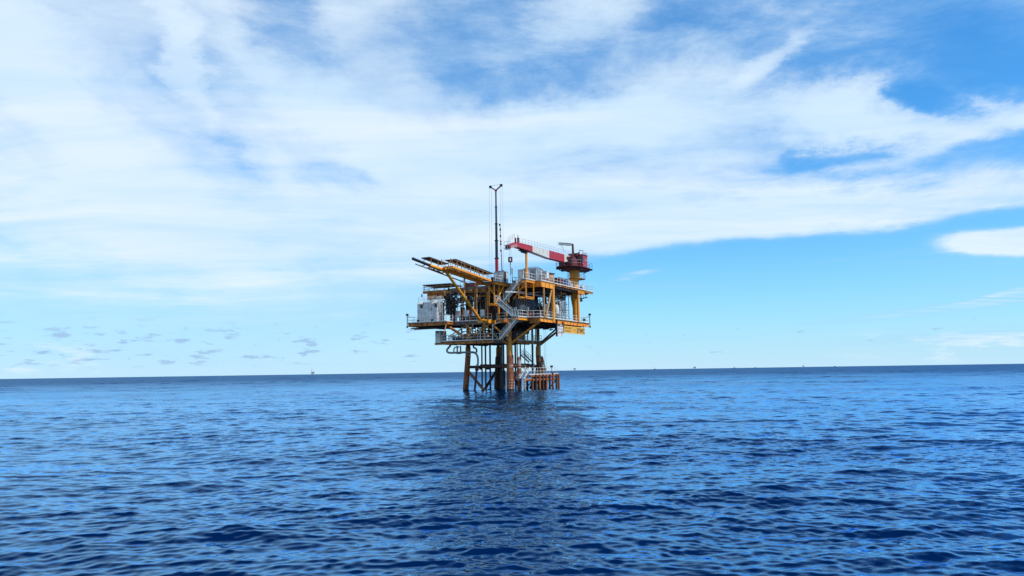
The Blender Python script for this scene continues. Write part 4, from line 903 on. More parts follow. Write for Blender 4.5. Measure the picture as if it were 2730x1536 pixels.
# ---- lamps on posts at the deck ends
def lamp_post(x, y, z0, h, label, side):
    t_ = thing('deck_lamp', (x, y, z0), label, 'lamp'); part('post', DARK, t_, ('tube', (x, y, z0 - .9), (x, y, z0 + h), .075, {'n': 8})); part('lamp_head', DARK, t_, ('box', (x - .12, y - .22, z0 + h), (x + .12, y + .22, z0 + h + .38)), ('beam', (x, y, z0 + h * .8), (x, y - side * .6, z0 + h * .95), .06, .06)); part('lens', GLASS, t_, ('lathe', (x - .13, y, z0 + h + .19), [(.13, 0), (.13, .03)], {'axis': (-1, 0, 0), 'n': 12}))
    part('lower_lamp', DARK, t_, ('lathe', (x, y, z0 - .9), [(.08, 0), (.16, .1), (.16, .35), (.06, .4)], {'n': 10}))
lamp_post(-1.75, 20.45, ZM, 1.35, 'dark deck lamp on a post at the far left deck corner', 1)
lamp_post(21.7, -6.15, ZM, 1.5, 'dark deck lamp on a post at the far right deck corner', -1)
p = at(1557, 853, y=-6.1); t_ = thing('fog_horn', p, 'small dark box fixed to the right end railing', 'horn'); part('body', NAVY, t_, ('box', p - Vector((.28, .2, .22)), p + Vector((.28, .1, .22)))); part('bracket', GALV, t_, ('beam', p + Vector((0, 0, .2)), p + Vector((0, 0, .7)), .05, .05))
p = at(1549.5, 801, y=-5.6); t_ = thing('hanging_lantern', p, 'dark blue lantern hanging under the right end of the upper deck', 'lantern'); part('body', NAVY, t_, ('lathe', p - Vector((0, 0, .25)), [(.2, 0), (.25, .05), (.25, .4), (.1, .5)], {'n': 12})); part('hood', NAVY, t_, ('lathe', p + Vector((0, 0, .38)), [(.26, 0), (.26, .08), (.05, .12), (.05, .7)], {'n': 12}))
p = at(1470.5, 977, y=-2.7); t_ = thing('landing_light', (p.x, p.y, zt), 'dark box light on a thin pole above the boat landing', 'light'); part('pole', DARK, t_, ('tube', (p.x, p.y, zt), (p.x, p.y, p.z), .04, {'n': 6})); part('lamp_head', NAVY, t_, ('box', p - Vector((.2, .2, .17)), p + Vector((.2, .2, .17))))

# ================================================================== SIGNS
YS = -6.22
def G(px, py, y=YS): return at(px, py, y=y)
tl, br_, tr_ = G(1503.5, 869.4), G(1558.8, 891.2), G(1558.8, 872.8)
zt_, zb2 = (tl.z + tr_.z) / 2, G(1503.5, 887.2).z
sg = thing('name_sign', ((tl.x + br_.x) / 2, YS, zb2), 'long yellow sign with big black letters under the right deck edge', 'sign')
part('board', SIGNY, sg, ('box', (tl.x, YS - .02, zb2), (br_.x, YS + .06, zt_))); part('lower_batten', PANEL, sg, ('box', (tl.x, YS - .04, zb2 - .1), (br_.x, YS + .05, zb2)))
part('hanger', YEL, sg, *[('beam', (tl.x + (br_.x - tl.x) * k, YS + .1, zt_ - .2), (tl.x + (br_.x - tl.x) * k, YS + .1, ZM - .5), .12, .08) for k in (.02, .35, .68, .99)])
xt0, xt1 = G(1538, 880).x, G(1558, 880).x; hT = (zt_ - zb2)
text_mesh('STWC', hT * .94, (xt0, YS - .03, zb2 + hT * .15), (1, 0, 0), (0, 0, 1), 'lettering', INK, sg, xt1 - xt0, .02)
xd = G(1531, 880).x; part('dot', INK, sg, ('lathe', (xd, YS - .02, zb2 + hT * .5), [(.14, 0), (.14, .02)], {'axis': (0, -1, 0), 'n': 14}))
rs2 = random.Random(3); x0 = G(1505, 876).x; x1 = G(1523, 876).x
for row, zc in enumerate((.72, .28)):
    m = MB(); x = x0 + .1
    while x < x1 - (.2 if row == 0 else .5):
        wd = rs2.uniform(.12, .26); h_ = rs2.uniform(.20, .30); zc_ = zb2 + hT * zc; yy = YS - .035
        m.beam((x, yy, zc_ - h_ / 2), (x + rs2.uniform(-.03, .06), yy, zc_ + h_ / 2), .05, .012, (0, 1, 0)); m.beam((x, yy, zc_ + h_ / 2 * rs2.choice((1, -1, .2))), (x + wd, yy, zc_ + h_ / 2 * rs2.choice((1, -.9))), .012, .05); x += wd + .07
    m.build('small_lettering', INKB, sg)
tl, br_ = G(1486.3, 869.9), G(1501.8, 897); zb3 = br_.z
ws = thing('operator_sign', ((tl.x + br_.x) / 2, YS, zb3), 'tall white sign with grey writing left of the long yellow one', 'sign')
part('board', PANEL, ws, ('box', (tl.x, YS - .02, zb3), (br_.x, YS + .06, tl.z))); part('upper_panel', GREYB, ws, ('box', (tl.x, YS - .02, tl.z + .01), (br_.x, YS + .06, tl.z + .5))); part('side_post', DARK, ws, ('box', (tl.x - .32, YS - .03, zb3 - .1), (tl.x - .05, YS + .2, ZM - .1)), ('box', (br_.x + .02, YS - .03, zb3 + .6), (br_.x + .14, YS + .2, ZM - .4)))
wW, hW = br_.x - tl.x, tl.z - zb3
text_mesh('PTTEP', .52, (tl.x + wW * .26, YS - .03, zb3 + hW * .26), (1, 0, 0), (0, 0, 1), 'lettering', GREYB, ws, wW * .68)
part('logo', GREYB, ws, ('add', [(tl.x + wW * .06, YS - .04, zb3 + hW * .26), (tl.x + wW * .22, YS - .04, zb3 + hW * .26), (tl.x + wW * .13, YS - .04, zb3 + hW * .50)], [(0, 1, 2)])); part('writing_lines', GREYB, ws, *[('box', (tl.x + wW * .08, YS - .035, zb3 + hW * k), (tl.x + wW * .9, YS - .025, zb3 + hW * k + .04)) for k in (.70, .80)]); part('window', PANEL, ws, ('box', (tl.x + wW * .5, YS - .04, tl.z + .12), (tl.x + wW * .72, YS - .02, tl.z + .36)))

# ================================================================== PEDESTAL CRANE
CX, CY = 17.6, -4.9
cr = thing('pedestal_crane', (CX, CY, ZM), 'red and white box boom crane on a yellow pedestal', 'crane')
def zc(py, px=1533): return at(px, py, y=CY).z
z1, z2, z3, z4 = zc(822), zc(795), zc(744), zc(721)
part('pedestal', YEL2, cr, ('lathe', (CX, CY, ZM), [(.52, 0), (.52, z1 - ZM), (.84, z2 - ZM), (.84, ZU - ZM + .4), (.72, ZU - ZM + .6), (.78, z3 - ZM - .6), (1.12, z3 - ZM - .05), (.96, z3 - ZM), (.96, z4 - ZM)], {'n': 28}))
part('service_ring', ORA, cr, ('prism', [(CX + .6 + 2.0 * math.cos(R(k * 20)), CY - .1 + 1.75 * math.sin(R(k * 20))) for k in range(18)], z3 - .05, z3 + .02))
railing(cr, [(CX + .6 + 1.95 * math.cos(R(k * 30)), CY - .1 + 1.7 * math.sin(R(k * 30)), z3) for k in range(13)], GALV, 1.1, 2, .025, name='ring_railing', toe=False)
railing(cr, [(CX + 1.0 * math.cos(R(k * 40)), CY + 1.0 * math.sin(R(k * 40)), z3) for k in range(10)], YEL2, 1.2, 2, .022, name='inner_hoop', toe=False)
zp = zc(716)
pfl = [(-4.6, -1.4), (-2.8, -2.5), (3.0, -2.5), (4.3, -1.3), (4.3, 1.4), (2.6, 2.4), (-2.8, 2.6), (-4.6, 1.5)]
part('turning_platform', DRED, cr, ('prism', [(CX + x, CY + y) for x, y in pfl], zp - .12, zp)); part('platform_frame', DRED, cr, ('prism', [(CX + x * .72, CY + y * .75) for x, y in pfl], zp - .5, zp - .12), ('lathe', (CX, CY, z4 - .1), [(1.2, 0), (1.9, .45)], {'n': 24}))
part('outrigger_brackets', DARK, cr, *[('beam', (CX + x * .98, CY + y * .98, zp - .1), (CX + x * .6, CY + y * .6, zp - .75), .12, .16) for x, y in pfl], *[('beam', (CX + x, CY + y, zp - .2), (CX + x * .8, CY + y * .8, zp - .2), .1, .3) for x, y in pfl])
railing(cr, [(CX + x, CY + y, zp) for x, y in pfl[:3]], GALV, 1.1, 1.3, .028, name='platform_railing', toe=False); railing(cr, [(CX + x, CY + y, zp) for x, y in pfl[6:] + pfl[:1]], GALV, 1.1, 1.3, .028, name='platform_railing', toe=False); railing(cr, [(CX + x, CY + y, zp) for x, y in pfl[2:6]], DRED, 1.1, 1.3, .028, name='platform_railing', toe=False)
# cab
YC = CY - 1.9
ca, cb = at(1553.5, 700, y=YC).x, at(1566, 700, y=YC).x; zq = at(1552, 679, y=YC).z
part('machinery_house', DRED, cr, ('box', (CX - 1.6, CY - 1.1, zp), (CX + 2.4, CY + 1.5, zp + 1.5)), ('box', (CX - 3.9, CY - 1.3, zp), (CX - 2.2, CY + 1.5, zp + 1.75)), ('beam', (CX - 2.4, CY, zp + .4), (CX - 1.6, CY, zp + .4), 1.2, .8))
cab = part('cab', RED, cr, ('prism', [(ca, YC), (cb, YC), (cb, YC + 2.3), (ca, YC + 2.3)], zp + .15, zq)); part('cab_roof', DRED, cab, ('box', (ca - .12, YC - .12, zq), (cb + .15, YC + 2.4, zq + .1)))
part('window', GLASS, cab, ('box', (ca - .02, YC + .15, zp + 1.0), (ca + .02, YC + 2.1, zq - .3))); part('window', GLASS, cab, ('box', (ca + .15, YC - .02, zp + 1.0), (ca + .7, YC + .02, zq - .35)))
part('window_frame', DRED, cab, *[('beam', (ca - .04, YC + y, zp + 1.0), (ca - .04, YC + y, zq - .35), .05, .05) for y in (.15, .8, 1.45, 2.1)]); part('door_stripe', CREAM, cab, ('box', (cb - 1.2, YC - .025, zp + 1.55), (cb - .1, YC - .015, zp + 1.65)), ('box', (ca + .7, YC - .025, zp + .42), (ca + 1.6, YC - .015, zp + .52)))
part('number_plate', WHITE, cab, ('box', (ca - .035, YC + 1.35, zp + .75), (ca - .025, YC + 1.8, zp + .98)))
part('winch', DRED, cr, ('lathe', (CX + .3, CY - .9, zq + .25), [(.35, 0), (.45, .05), (.45, .12), (.28, .14), (.28, 1.2), (.45, 1.22), (.45, 1.3)], {'axis': (0, 1, 0), 'n': 18}), ('box', (CX - .9, CY - 1.0, zq - .3), (CX - .3, CY + .8, zq + .35))); part('lifting_frame', DARK, cr, ('beam', (CX + .1, CY - 1.1, zq), (CX + .1, CY - 1.1, zq + 1.0), .07, .07), ('beam', (CX + 1.9, CY - 1.1, zq), (CX + 1.9, CY - 1.1, zq + 1.15), .07, .07), ('beam', (CX, CY - 1.1, zq + 1.0), (CX + 2, CY - 1.1, zq + 1.15), .08, .1))
railing(cab, [(cb - 1.2, YC + .05, zq + .1), (cb, YC + .05, zq + .1), (cb, YC + 1.8, zq + .1)], RED, .5, .7, .025, toe=False)
# boom: box girder in four painted lengths
BY = -4.75
def bp(px, pt, pb): t0, b0 = at(px, pt, y=BY - .5), at(px, pb, y=BY - .5); return t0.x, b0.z, t0.z
sec = [bp(1379.5, 645.5, 658.5), bp(1419.8, 655.5, 671.5), bp(1464, 667.5, 688.5), bp(1504.5, 678.3, 698.5), bp(1531, 686, 694)]
boom = thing('crane_boom', (sec[4][0], BY, sec[4][1]), 'tmp', 'tmp') if False else None
names = [('boom_section', RED, 'bright red outer boom section'), ('boom_section', CREAM, 'white boom section between two red ones'), ('boom_section', RED, 'bright red inner boom section'), ('boom_section', CREAM, 'white boom root section')]
bs_ = []
for i, (nm, m_, lb_) in enumerate(names):
    (xa_, zl, zh), (xb_, zl2, zh2) = sec[i], sec[i + 1]; xb_ -= .004
    y0_, y1_ = BY - .5, BY + .45
    bs_.append(part(nm, m_, cr, ('add', [(xa_, y0_, zl), (xb_, y0_, zl2), (xb_, y1_, zl2), (xa_, y1_, zl), (xa_, y0_, zh), (xb_, y0_, zh2), (xb_, y1_, zh2), (xa_, y1_, zh)], [(3, 2, 1, 0), (4, 5, 6, 7), (0, 1, 5, 4), (1, 2, 6, 5), (2, 3, 7, 6), (3, 0, 4, 7)]), label=lb_))
hx = at(1360.5, 656.5, y=BY - .5); (xa_, zl, zh) = sec[0]
hd = part('boom_head', RED, cr, ('add', [(xa_ - .01, y, z) for y in (BY - .5, BY + .45) for z in (zl, zh)] + [(hx.x, y, z) for y in (BY - .5, BY + .45) for z in (hx.z - .35, hx.z + .25)], [(0, 1, 5, 4), (2, 6, 7, 3), (0, 4, 6, 2), (1, 3, 7, 5), (4, 5, 7, 6), (0, 2, 3, 1)]))
b = MB()
for k in range(7):
    f = .1 + k * .125; x_ = xa_ + (hx.x - xa_) * f; zlo = zl + (hx.z - .35 - zl) * f; zhi = zh + (hx.z + .25 - zh) * f
    b.add([(x_, BY - .512, zlo), (x_ + .13, BY - .512, zlo + .02), (x_ - .12, BY - .512, zlo + (zhi - zlo) * .62), (x_ - .25, BY - .512, zlo + (zhi - zlo) * .62)], [(0, 1, 2, 3)])
b.build('warning_stripes', CREAM, hd)
part('head_sheaves', DARK, hd, ('lathe', (hx.x + .1, BY - .3, hx.z - .2), [(.3, 0), (.3, .6)], {'axis': (0, 1, 0), 'n': 16})); part('head_posts', DRED, hd, ('box', (xa_ - .45, BY - .4, zh - .1), (xa_ - .2, BY - .2, zh + .65)), ('box', (xa_ + .45, BY - .4, zh - .1), (xa_ + .85, BY - .2, zh + .85)), ('beam', (xa_ + .6, BY - .3, zh + .8), (xa_ + .6, BY - .3, zh + 1.3), .08, .08))
railing(hd, [(hx.x - .2, BY - .5, hx.z - .3), (hx.x - .95, BY - .5, hx.z - .5), (hx.x - .95, BY + .1, hx.z - .5)], GALV, 1.15, .7, .028, toe=False); part('head_platform', GALV, hd, ('box', (hx.x - 1.0, BY - .5, hx.z - .55), (hx.x - .1, BY + .15, hx.z - .48)))
railing(hd, [(hx.x - .6, BY - .45, hx.z + .4), (xa_ - .9, BY - .45, zh + .35)], GALV, .9, .8, .025, toe=False)
pts_ = [(s[0], BY - .35, s[2]) for s in sec]
railing(cr, [(pts_[0][0] + 1.0, pts_[0][1], pts_[0][2] - .1)] + pts_[1:4] + [(pts_[4][0] - .6, pts_[4][1], pts_[4][2])], GALV, .85, 1.1, .018, name='boom_railing', toe=False)
part('luffing_cylinder', OXID, cr, ('tube', at(1512, 686, y=BY - .62), at(1521, 696, y=BY - .62), .16, {'n': 12}), ('tube', at(1521, 696, y=BY - .62), at(1526.5, 705, y=BY - .62), .22, {'n': 12})); part('boom_pivot_frame', DRED, cr, ('beam', at(1526, 710, y=BY - .6), at(1530, 690, y=BY - .6), .3, .5), ('beam', at(1526, 710, y=BY + .6), at(1530, 690, y=BY + .6), .3, .5))
pm0, pm1 = at(1528.5, 684, y=CY - .3), at(1525.5, 650, y=CY - .3)
part('gantry_mast', DRED, cr, ('tube', (pm0.x, pm0.y, zp + 1.4), (pm1.x + .2, pm1.y, pm1.z), .25, .19, {'n': 12})); la, lb2 = at(1488.5, 650, y=CY - .3), at(1523, 652.5, y=CY - .3)
m = MB()
for dz_ in (-.18, .2):
    for dy_ in (-.18, .18): m.beam(la + Vector((0, dy_, dz_)), lb2 + Vector((0, dy_, dz_)), .06, .06)
for k in range(13): p = la.lerp(lb2, k / 12); q = la.lerp(lb2, min(1, (k + 1) / 12)); m.beam(p + Vector((0, -.18, -.18)), q + Vector((0, -.18, .2)), .05, .05); m.beam(p + Vector((0, -.18, -.18)), p + Vector((0, -.18, .2)), .05, .05)
m.build('floodlight_arm', NAVY, cr); part('arm_cable', GALV, cr, ('tube', at(1495, 654, y=CY - .3), at(1505, 671, y=CY - .3), .025, {'n': 5}), ('tube', at(1498, 653, y=CY - .3), at(1503, 669, y=CY - .3), .02, {'n': 5}))
# hook
hk = at(1360.5, 694, y=BY); htop = at(1360, 663, y=BY); hbot = at(1361.5, 736, y=BY)
hb_ = part('hook_block', DRED, cr, ('box', hk + Vector((-.16, -.32, -.12)), hk + Vector((.16, -.17, .36))), ('box', hk + Vector((-.16, .17, -.12)), hk + Vector((.16, .32, .36))), ('box', hk + Vector((-.16, -.32, .36)), hk + Vector((.16, .32, .52))), ('box', hk + Vector((-.16, -.32, -.3)), hk + Vector((.16, .32, -.12))), ('lathe', hk + Vector((0, 0, -.5)), [(.05, 0), (.14, .2)], {'n': 10}))
part('hoist_rope', GALV, hb_, *[('tube', (htop.x, htop.y + d_, htop.z), (hk.x, hk.y + d_ * .8, hk.z + .5), .02, {'n': 5}) for d_ in (-.16, .16)]); part('sling', DARK, hb_, ('tube', hk - Vector((0, 0, .5)), hk - Vector((0, 0, .85)), .07, {'n': 6}), ('tube', hk - Vector((0, 0, 1.0)), hbot, .055, {'n': 6})); part('shackle', WHITE, hb_, ('lathe', hk - Vector((0, 0, 1.02)), [(.14, 0), (.14, .14)], {'n': 8}))
# boom rest
rx = at(1403.5, 700, y=-4.6).x; zr = at(1403.5, 670.5, y=-4.6).z
br2 = thing('boom_rest', (rx, -4.6, ZU), 'yellow post propping up the crane boom near its tip', 'post'); part('post', YEL2, br2, ('tube', (rx, -4.6, ZU), (rx, -4.6, zr - .15), .21, {'n': 14})); part('cradle', DARK, br2, ('beam', (rx - 2.2, -4.6, zr - .08), (rx + .5, -4.6, zr - .08), .8, .14), ('beam', (rx - 2.0, -4.6, zr - .3), (rx, -4.6, zr - .3), .12, .3))

# ================================================================== UPPER DECK EQUIPMENT
mx = 7.0; mb_ = at(1324.8, 735, x=mx)
tm = thing('telescopic_mast', (mx, mb_.y, ZU), 'tall dark telescopic mast with red base and forked top', 'mast')
zs = [ZU] + [at(1323, y_, x=mx).z for y_ in (689, 642, 597, 552, 508)]
for i, (m_, r) in enumerate(((RED, .25), (NAVY, .215), (NAVY, .18), (NAVY, .145), (NAVY, .115))):
    part('mast_section', m_, tm, ('beam', (mx, mb_.y, zs[i]), (mx, mb_.y, zs[i + 1]), r * 1.8, r * 1.8), label='red lowest mast section' if i == 0 else None)
    if i: part('collar', DARK, tm, ('box', (mx - r * 1.3, mb_.y - r * 1.7, zs[i] - .08), (mx + r * 1.3, mb_.y + r * 1.7, zs[i] + .1)))
zt5 = zs[5]; part('head', RED, tm, ('lathe', (mx - .15, mb_.y, zt5), [(.2, 0), (.2, .3)], {'axis': (1, 0, 0), 'n': 14}))
for s_ in (-1, 1):
    e = Vector((mx, mb_.y + s_ * 1.18, zt5 + .85)); fk = part('fork_arm', DRED, tm, ('beam', (mx, mb_.y, zt5), e, .18, .2)); part('sheave', DARK, fk, ('lathe', e - Vector((.1, 0, 0)), [(.27, 0), (.27, .2)], {'axis': (1, 0, 0), 'n': 18}))
    for d_ in (-.22, .22): part('stay_wire', GALV, fk, ('tube', e + Vector((0, d_, 0)), (mx, e.y + d_ * 1.2 + (.0 if s_ < 0 else .15), ZU + .3), .016, {'n': 4}))
part('spreader_wire', DARK, tm, ('tube', (mx, mb_.y - 1.1, zt5 + 1.05), (mx, mb_.y + 1.1, zt5 + 1.05), .025, {'n': 5})); part('base_bracket', DARK, tm, ('box', (mx - .4, mb_.y + .2, ZU + 1.4), (mx + .3, mb_.y + 1.1, ZU + 2.2)), ('path', [(mx, mb_.y - .2, ZU + 2.0), (mx, mb_.y - .5, ZU + 3.2), (mx, mb_.y - 1.0, ZU + 3.2), (mx, mb_.y - 1.2, ZU + 2.0)], .07, {'smooth_n': 1}))
gx = 6.0; g0 = at(1337.5, 722, x=gx); g1 = at(1337.5, 597, x=gx)
gp = thing('whip_mast', (gx, g0.y, ZU), 'thin crooked dark pole standing right of the tall mast', 'pole')
zz0, zz1 = ZU, g1.z; rj = random.Random(9); pts_ = [Vector((gx, g0.y - .18 + .42 * k / 9 + rj.uniform(-.04, .04) * (k > 3), zz0 + (zz1 - zz0) * k / 9)) for k in range(10)]
part('pole', NAVY, gp, ('path', pts_[:6], .07, {'n': 6}), ('path', pts_[5:], .05, {'n': 6})); part('stay', NAVY, gp, ('tube', (gx, g0.y - .42, ZU + 1.6), pts_[3], .05, {'n': 5}))
part('clamp', DARK, gp, *[('box', pts_[k] + Vector((-.1, -.13 + .06 * (k % 2), dz_)), pts_[k] + Vector((.1, .1 + .06 * (k % 2), dz_ + .35))) for k, dz_ in ((5, .1), (6, 0), (6, .5), (7, .2), (8, .1), (9, -.3))])
px_, qx = at(1318.5, 740, x=-1.2), at(1343, 740, x=-1.2); zct = at(1330, 724, x=-1.2).z
box_thing('generator_box', (-1.2, qx.y, ZU), (.3, px_.y, zct), PANEL, 'scuffed white generator box on the yellow deck beneath the tall mast', 'container', GALV, extra=[('door', PANEL, ('box', (-1.225, qx.y + .1, ZU + .15), (-1.205, (qx.y + px_.y) / 2 - .03, zct - .15)), ('box', (-1.225, (qx.y + px_.y) / 2 + .03, ZU + .15), (-1.205, px_.y - .1, zct - .15))), ('vent', DARK, *[('box', (-1.24, px_.y - .8 + .1 * (k % 2), ZU + .5 + .3 * k), (-1.23, px_.y - .3, ZU + .56 + .3 * k)) for k in range(5)]), ('side_opening', BLACK, ('box', (-1.1, qx.y - .012, ZU + .1), (-.35, qx.y - .002, zct - .1))), ('roof_pipes', DARK, ('tube', (-1, px_.y, zct + .06), (-1, qx.y, zct + .1), .05, {'n': 6}), ('box', (-.9, qx.y + .6, zct), (-.3, qx.y + 1.2, zct + .15)))])
a_ = at(1365.5, 722, x=2.0); t_ = thing('white_antenna', (2.0, a_.y, ZU), 'small white panel antenna on a thin dark pole near the hook', 'antenna'); part('pole', DARK, t_, ('tube', (2, a_.y, ZU), (2, a_.y, a_.z - .5), .045, {'n': 6})); part('antenna_panel', PANEL, t_, ('box', (1.95, a_.y - .17, a_.z - .5), (2.05, a_.y + .17, a_.z + .45)))
a_ = at(1370.5, 744, x=1.95); t_ = thing('hoop_rail', (1.95, a_.y, ZU), 'dark round hoop standing at the upper deck edge behind the stairs', 'hoop'); part('hoop', NAVY, t_, ('ring', a_, .32, .05, (1, 0, 0), {'n': 18})); part('foot', NAVY, t_, ('box', (1.85, a_.y - .25, ZU), (2.1, a_.y + .25, a_.z - .25)))
ya, yb = at(1377, 740, x=-1.6).y, at(1388.5, 740, x=-1.6).y
box_thing('white_locker', (-1.0, yb - .1, ZU - .0), (-.1, ya, ZU + 2.0), PANEL, 'plain tall white locker at the head of the stairs', 'locker')
box_thing('instrument_rack', (-.6, -3.95, ZU), (.2, -2.8, ZU + 2.0), GALV, 'narrow grey instrument rack left of the yellow boom post', 'rack', extra=[('screen', GREEN, ('box', (-.62, -3.6, ZU + .7), (-.605, -3.3, ZU + 1.2))), ('cable_head', DARK, ('box', (-.5, -3.8, ZU + 2.0), (.1, -3.1, ZU + 2.2)))])
q0 = at(1429.5, 749, z=ZU + .05); h_lv = 2.45
cxx, cyy = 1.6, at(1429.5, 735, x=1.6).y
lv = box_thing('louvred_container', (cxx, cyy, ZU), (cxx + 2.7, cyy + 1.95, ZU + h_lv), PANEL, 'big white louvred container behind the boom rest post', 'container', GALV)
part('louvre', GALV, lv, *[('box', (cxx - .05, cyy + .2, ZU + .2 + .17 * k), (cxx - .02, cyy + 1.75, ZU + .28 + .17 * k)) for k in range(13)]); part('louvre', GALV, lv, *[('box', (cxx + .2, cyy - .05, ZU + .2 + .17 * k), (cxx + 1.9, cyy - .02, ZU + .28 + .17 * k)) for k in range(13)]); part('roof_cable', DARK, lv, ('path', [(cxx - .1, cyy + 1.9, ZU + h_lv + .05), (cxx, cyy + .3, ZU + h_lv + .25), (cxx + 1.5, cyy - .1, ZU + h_lv + .15), (cxx + 4, cyy, ZU + h_lv - .6)], .05, {'smooth_n': 2}))
def ud_box(px, py, x, w_, d_, h_, mat, nm, label, cat, **kw):
    p = at(px, py, x=x); return box_thing(nm, (x, p.y - w_ / 2, ZU), (x + d_, p.y + w_ / 2, ZU + h_), mat, label, cat, **kw)
ud_box(1449, 740, 3.9, 1.0, 1.2, 2.1, PANEL, 'white_container', 'narrow white box right against the louvred container', 'container')
p = at(1462, 740, x=6.0); t_ = thing('brown_drum', (6.4, p.y, ZU), 'brown round tank with dark lid behind the upper railing', 'tank'); part('shell', TAN, t_, ('lathe', (6.4, p.y, ZU), [(.8, 0), (.85, .1), (.85, 1.6), (.7, 1.8)], {'n': 20})); part('lid', DARK, t_, ('lathe', (6.4, p.y, ZU + 1.8), [(.95, 0), (.95, .15), (.3, .3)], {'n': 20})); part('pipe_arm', NAVY, t_, ('tube', (5.6, p.y + .6, ZU + 2.0), (7.2, p.y - .8, ZU + 1.95), .06, {'n': 6}))
ud_box(1452, 745, 4.0, .8, .7, .9, OXID, 'red_crate', 'small pinkish red crate under the brown tank', 'crate')
ud_box(1484, 750, 7.6, 1.0, 1.6, 1.3, DRED, 'red_crate', 'large dark red crate behind the upper railing, right of the yellow column', 'crate')
ud_box(1497, 752, 10.0, 1.1, 1.5, 1.3, BLUE, 'blue_bin', 'dark blue bin on the upper deck right of the red crate', 'bin')
ud_box(1505, 752, 11.6, .9, 1.2, 1.5, GALV, 'grey_bin', 'grey bin behind the dark blue bin', 'bin')
ud_box(1512, 752, 13.2, .8, .8, 1.2, PANEL, 'white_board', 'white box left of the yellow crane pedestal', 'box')
ud_box(1519, 752, 14.4, .6, .6, .9, CREAM, 'cream_box', 'small cream box close to the crane pedestal', 'box')
p = at(1486, 741, y=-4.0); t_ = thing('pipe_rack', (p.x, -4.0, ZU), 'dark blue pipes laid over trestles on the upper deck', 'pipe rack')
part('rack_pipe', NAVY, t_, ('tube', (p.x - 1, -4.2, ZU + 1.7), (p.x + 4.5, -4.2, ZU + 1.75), .07, {'n': 7})); part('rack_pipe', NAVY, t_, ('tube', (p.x - .2, -3.6, ZU + 1.85), (p.x + 4.0, -3.6, ZU + 1.9), .06, {'n': 7})); part('trestle', NAVY, t_, *[('beam', (p.x + k, -3.9, ZU), (p.x + k, -3.9, ZU + 1.85), .07, .07) for k in (0, 1.6, 3.2)])
pipework('upper_deck_pipework', 'small grey pipes and valves behind the upper right railing', 2.2, 15.0, -5.8, -4.6, ZU + .05, ZU + 1.3, 46, [GALV, PANEL, DARK, OXID, PIPE], (.03, .06))
for px, lb_ in ((1553, 'cream gas bottle near the right end of the upper deck'), (1548, 'dark valve stand left of the cream gas bottle')):
    p = at(px, 765, y=-5.4); t_ = thing('gas_bottle' if px > 1550 else 'valve_stand', (p.x, -5.4, ZU), lb_, 'gas bottle' if px > 1550 else 'valve'); part('body', CREAM if px > 1550 else DARK, t_, ('lathe', (p.x, -5.4, ZU), [(.26, 0), (.28, .05), (.28, .8), (.1, 1.0), (.06, 1.3)] if px > 1550 else [(.15, 0), (.15, .5), (.3, .52), (.3, .6), (.06, .65), (.06, .9)], {'n': 14})); part('hand_wheel', OXID, t_, ('ring', (p.x, -5.4, ZU + (1.35 if px > 1550 else .9)), .16, .03, {'n': 12}))

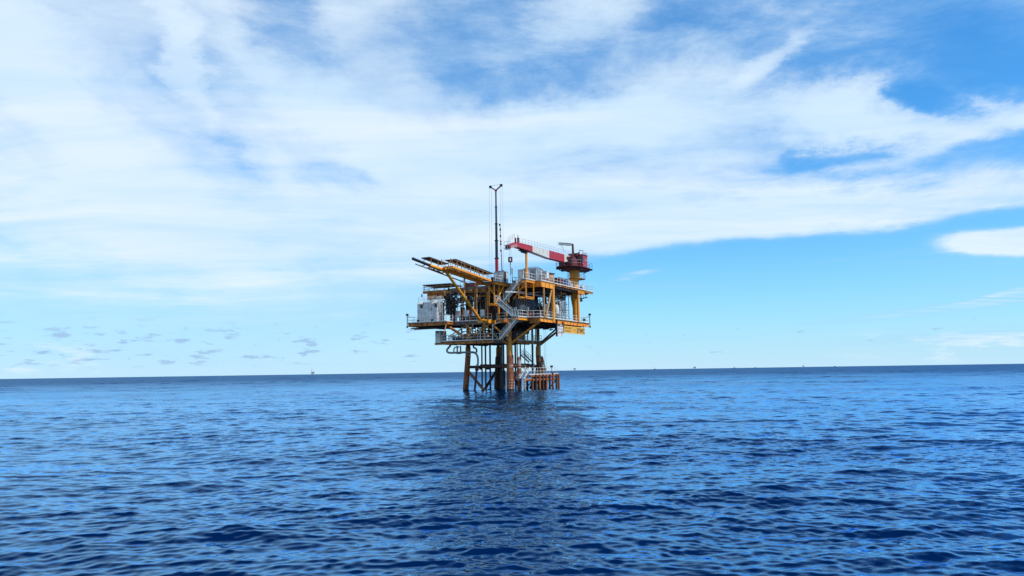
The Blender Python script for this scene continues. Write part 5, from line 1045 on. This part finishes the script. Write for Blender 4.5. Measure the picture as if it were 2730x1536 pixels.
# ================================================================== FAR AWAY ON THE HORIZON
def far_at(px, dist):
    d = ray(px, 985); k = dist / math.hypot(d.x, d.y); return Vector((d.x * k, d.y * k, 0))
def world_thing(name, pos, label, cat, group=None):
    o = bpy.data.objects.new(name, None); S.collection.objects.link(o); o.location = pos; BASE[o.name] = Matrix.Identity(4); tagp(o, label, cat, group); return o
FARM = paint('far_platform_paint', (.035, .035, .045), (.05, .04, .04), .8, scale=.05); FARL = paint('far_platform_legs', (.28, .18, .19), None, .8, scale=.05)
def far_platform(px, dist, sc, label, crane=True):
    o = world_thing('distant_platform', far_at(px, dist), label, 'oil platform', 'oil platforms far away on the horizon'); s_ = sc
    for dx_ in (-6, 6):
        for dy_ in (-6, 6): part('leg', FARL, o, ('tube', (dx_ * s_, dy_ * s_, -3), (dx_ * .8 * s_, dy_ * s_, 12 * s_), 1.0 * s_, {'n': 8}))
    part('lower_deck', FARM, o, ('box', (-12 * s_, -8 * s_, 12 * s_), (10 * s_, 8 * s_, 14.5 * s_))); part('upper_deck', FARM, o, ('box', (-14 * s_, -9 * s_, 18 * s_), (13 * s_, 9 * s_, 20.5 * s_))); part('modules', PANEL, o, ('box', (-8 * s_, -6 * s_, 14.5 * s_), (2 * s_, 6 * s_, 18 * s_)), ('box', (4 * s_, -6 * s_, 14.5 * s_), (8 * s_, 6 * s_, 18 * s_)))
    if crane: part('crane', FARM, o, ('beam', (9 * s_, 0, 20 * s_), (15 * s_, 0, 28 * s_), 1.6 * s_, 1.6 * s_), ('box', (7 * s_, -2 * s_, 20 * s_), (11 * s_, 2 * s_, 24 * s_)))
    return o
far_platform(833.5, 4500, .72, 'distant platform with white steam above it on the left horizon')
far_platform(1532, 6800, 1.0, 'dark distant platform just right of the boat landing', False)
far_platform(1852, 8200, 1.0, 'dark distant platform with raised crane on the right horizon')
far_platform(2142, 11500, 1.0, 'tiny distant platform farthest to the right')
def far_boat(px, dist, h, label):
    o = world_thing('distant_boat', far_at(px, dist), label, 'boat', 'tiny boats on the horizon')
    part('hull', FARM, o, ('add', [(-12, -3, 0), (9, -3, 0), (15, 0, 0), (9, 3, 0), (-12, 3, 0), (-12, -4, 4), (10, -4, 4.5), (17, 0, 6), (10, 4, 4.5), (-12, 4, 4)], [(0, 1, 6, 5), (1, 2, 7, 6), (2, 3, 8, 7), (3, 4, 9, 8), (4, 0, 5, 9), (5, 6, 7, 8, 9)])); part('wheelhouse', FARL, o, ('box', (-6, -3, 4), (3, 3, 9))); part('mast', FARM, o, ('tube', (-1, 0, 9), (-1, 0, h), 1.1, .5, {'n': 6}))
    return o
far_boat(1746, 8000, 26, 'tiny boat with tall mast between the two dark distant platforms'); far_boat(1958, 8500, 28, 'tiny boat with tall mast right of the distant crane platform'); far_boat(2226, 10000, 14, 'tiny low boat at the far right of the horizon'); far_boat(2014, 11000, 16, 'tiny faint boat left of the smallest distant platform')
# steam over the left distant platform
sm = bpy.data.materials.new('steam'); sm.use_nodes = True; t = NT(sm.node_tree); t.n.clear(); mo = t.n.new('ShaderNodeOutputMaterial'); pv = t.n.new('ShaderNodeVolumePrincipled')
pv.inputs['Color'].default_value = (.95, .93, .96, 1); pv.inputs['Density'].default_value = .035; t.l.new(pv.outputs[0], mo.inputs['Volume'])
p = far_at(833.5, 4500); o = world_thing('steam_plume', p + Vector((-4, 0, 22)), 'faint white steam plume over the left distant platform', 'steam')
part('plume', sm, o, ('lathe', (0, 0, 0), [(7, -4), (9, 0), (8, 6), (6, 11), (3, 16), (1.2, 19)], {'n': 14}))
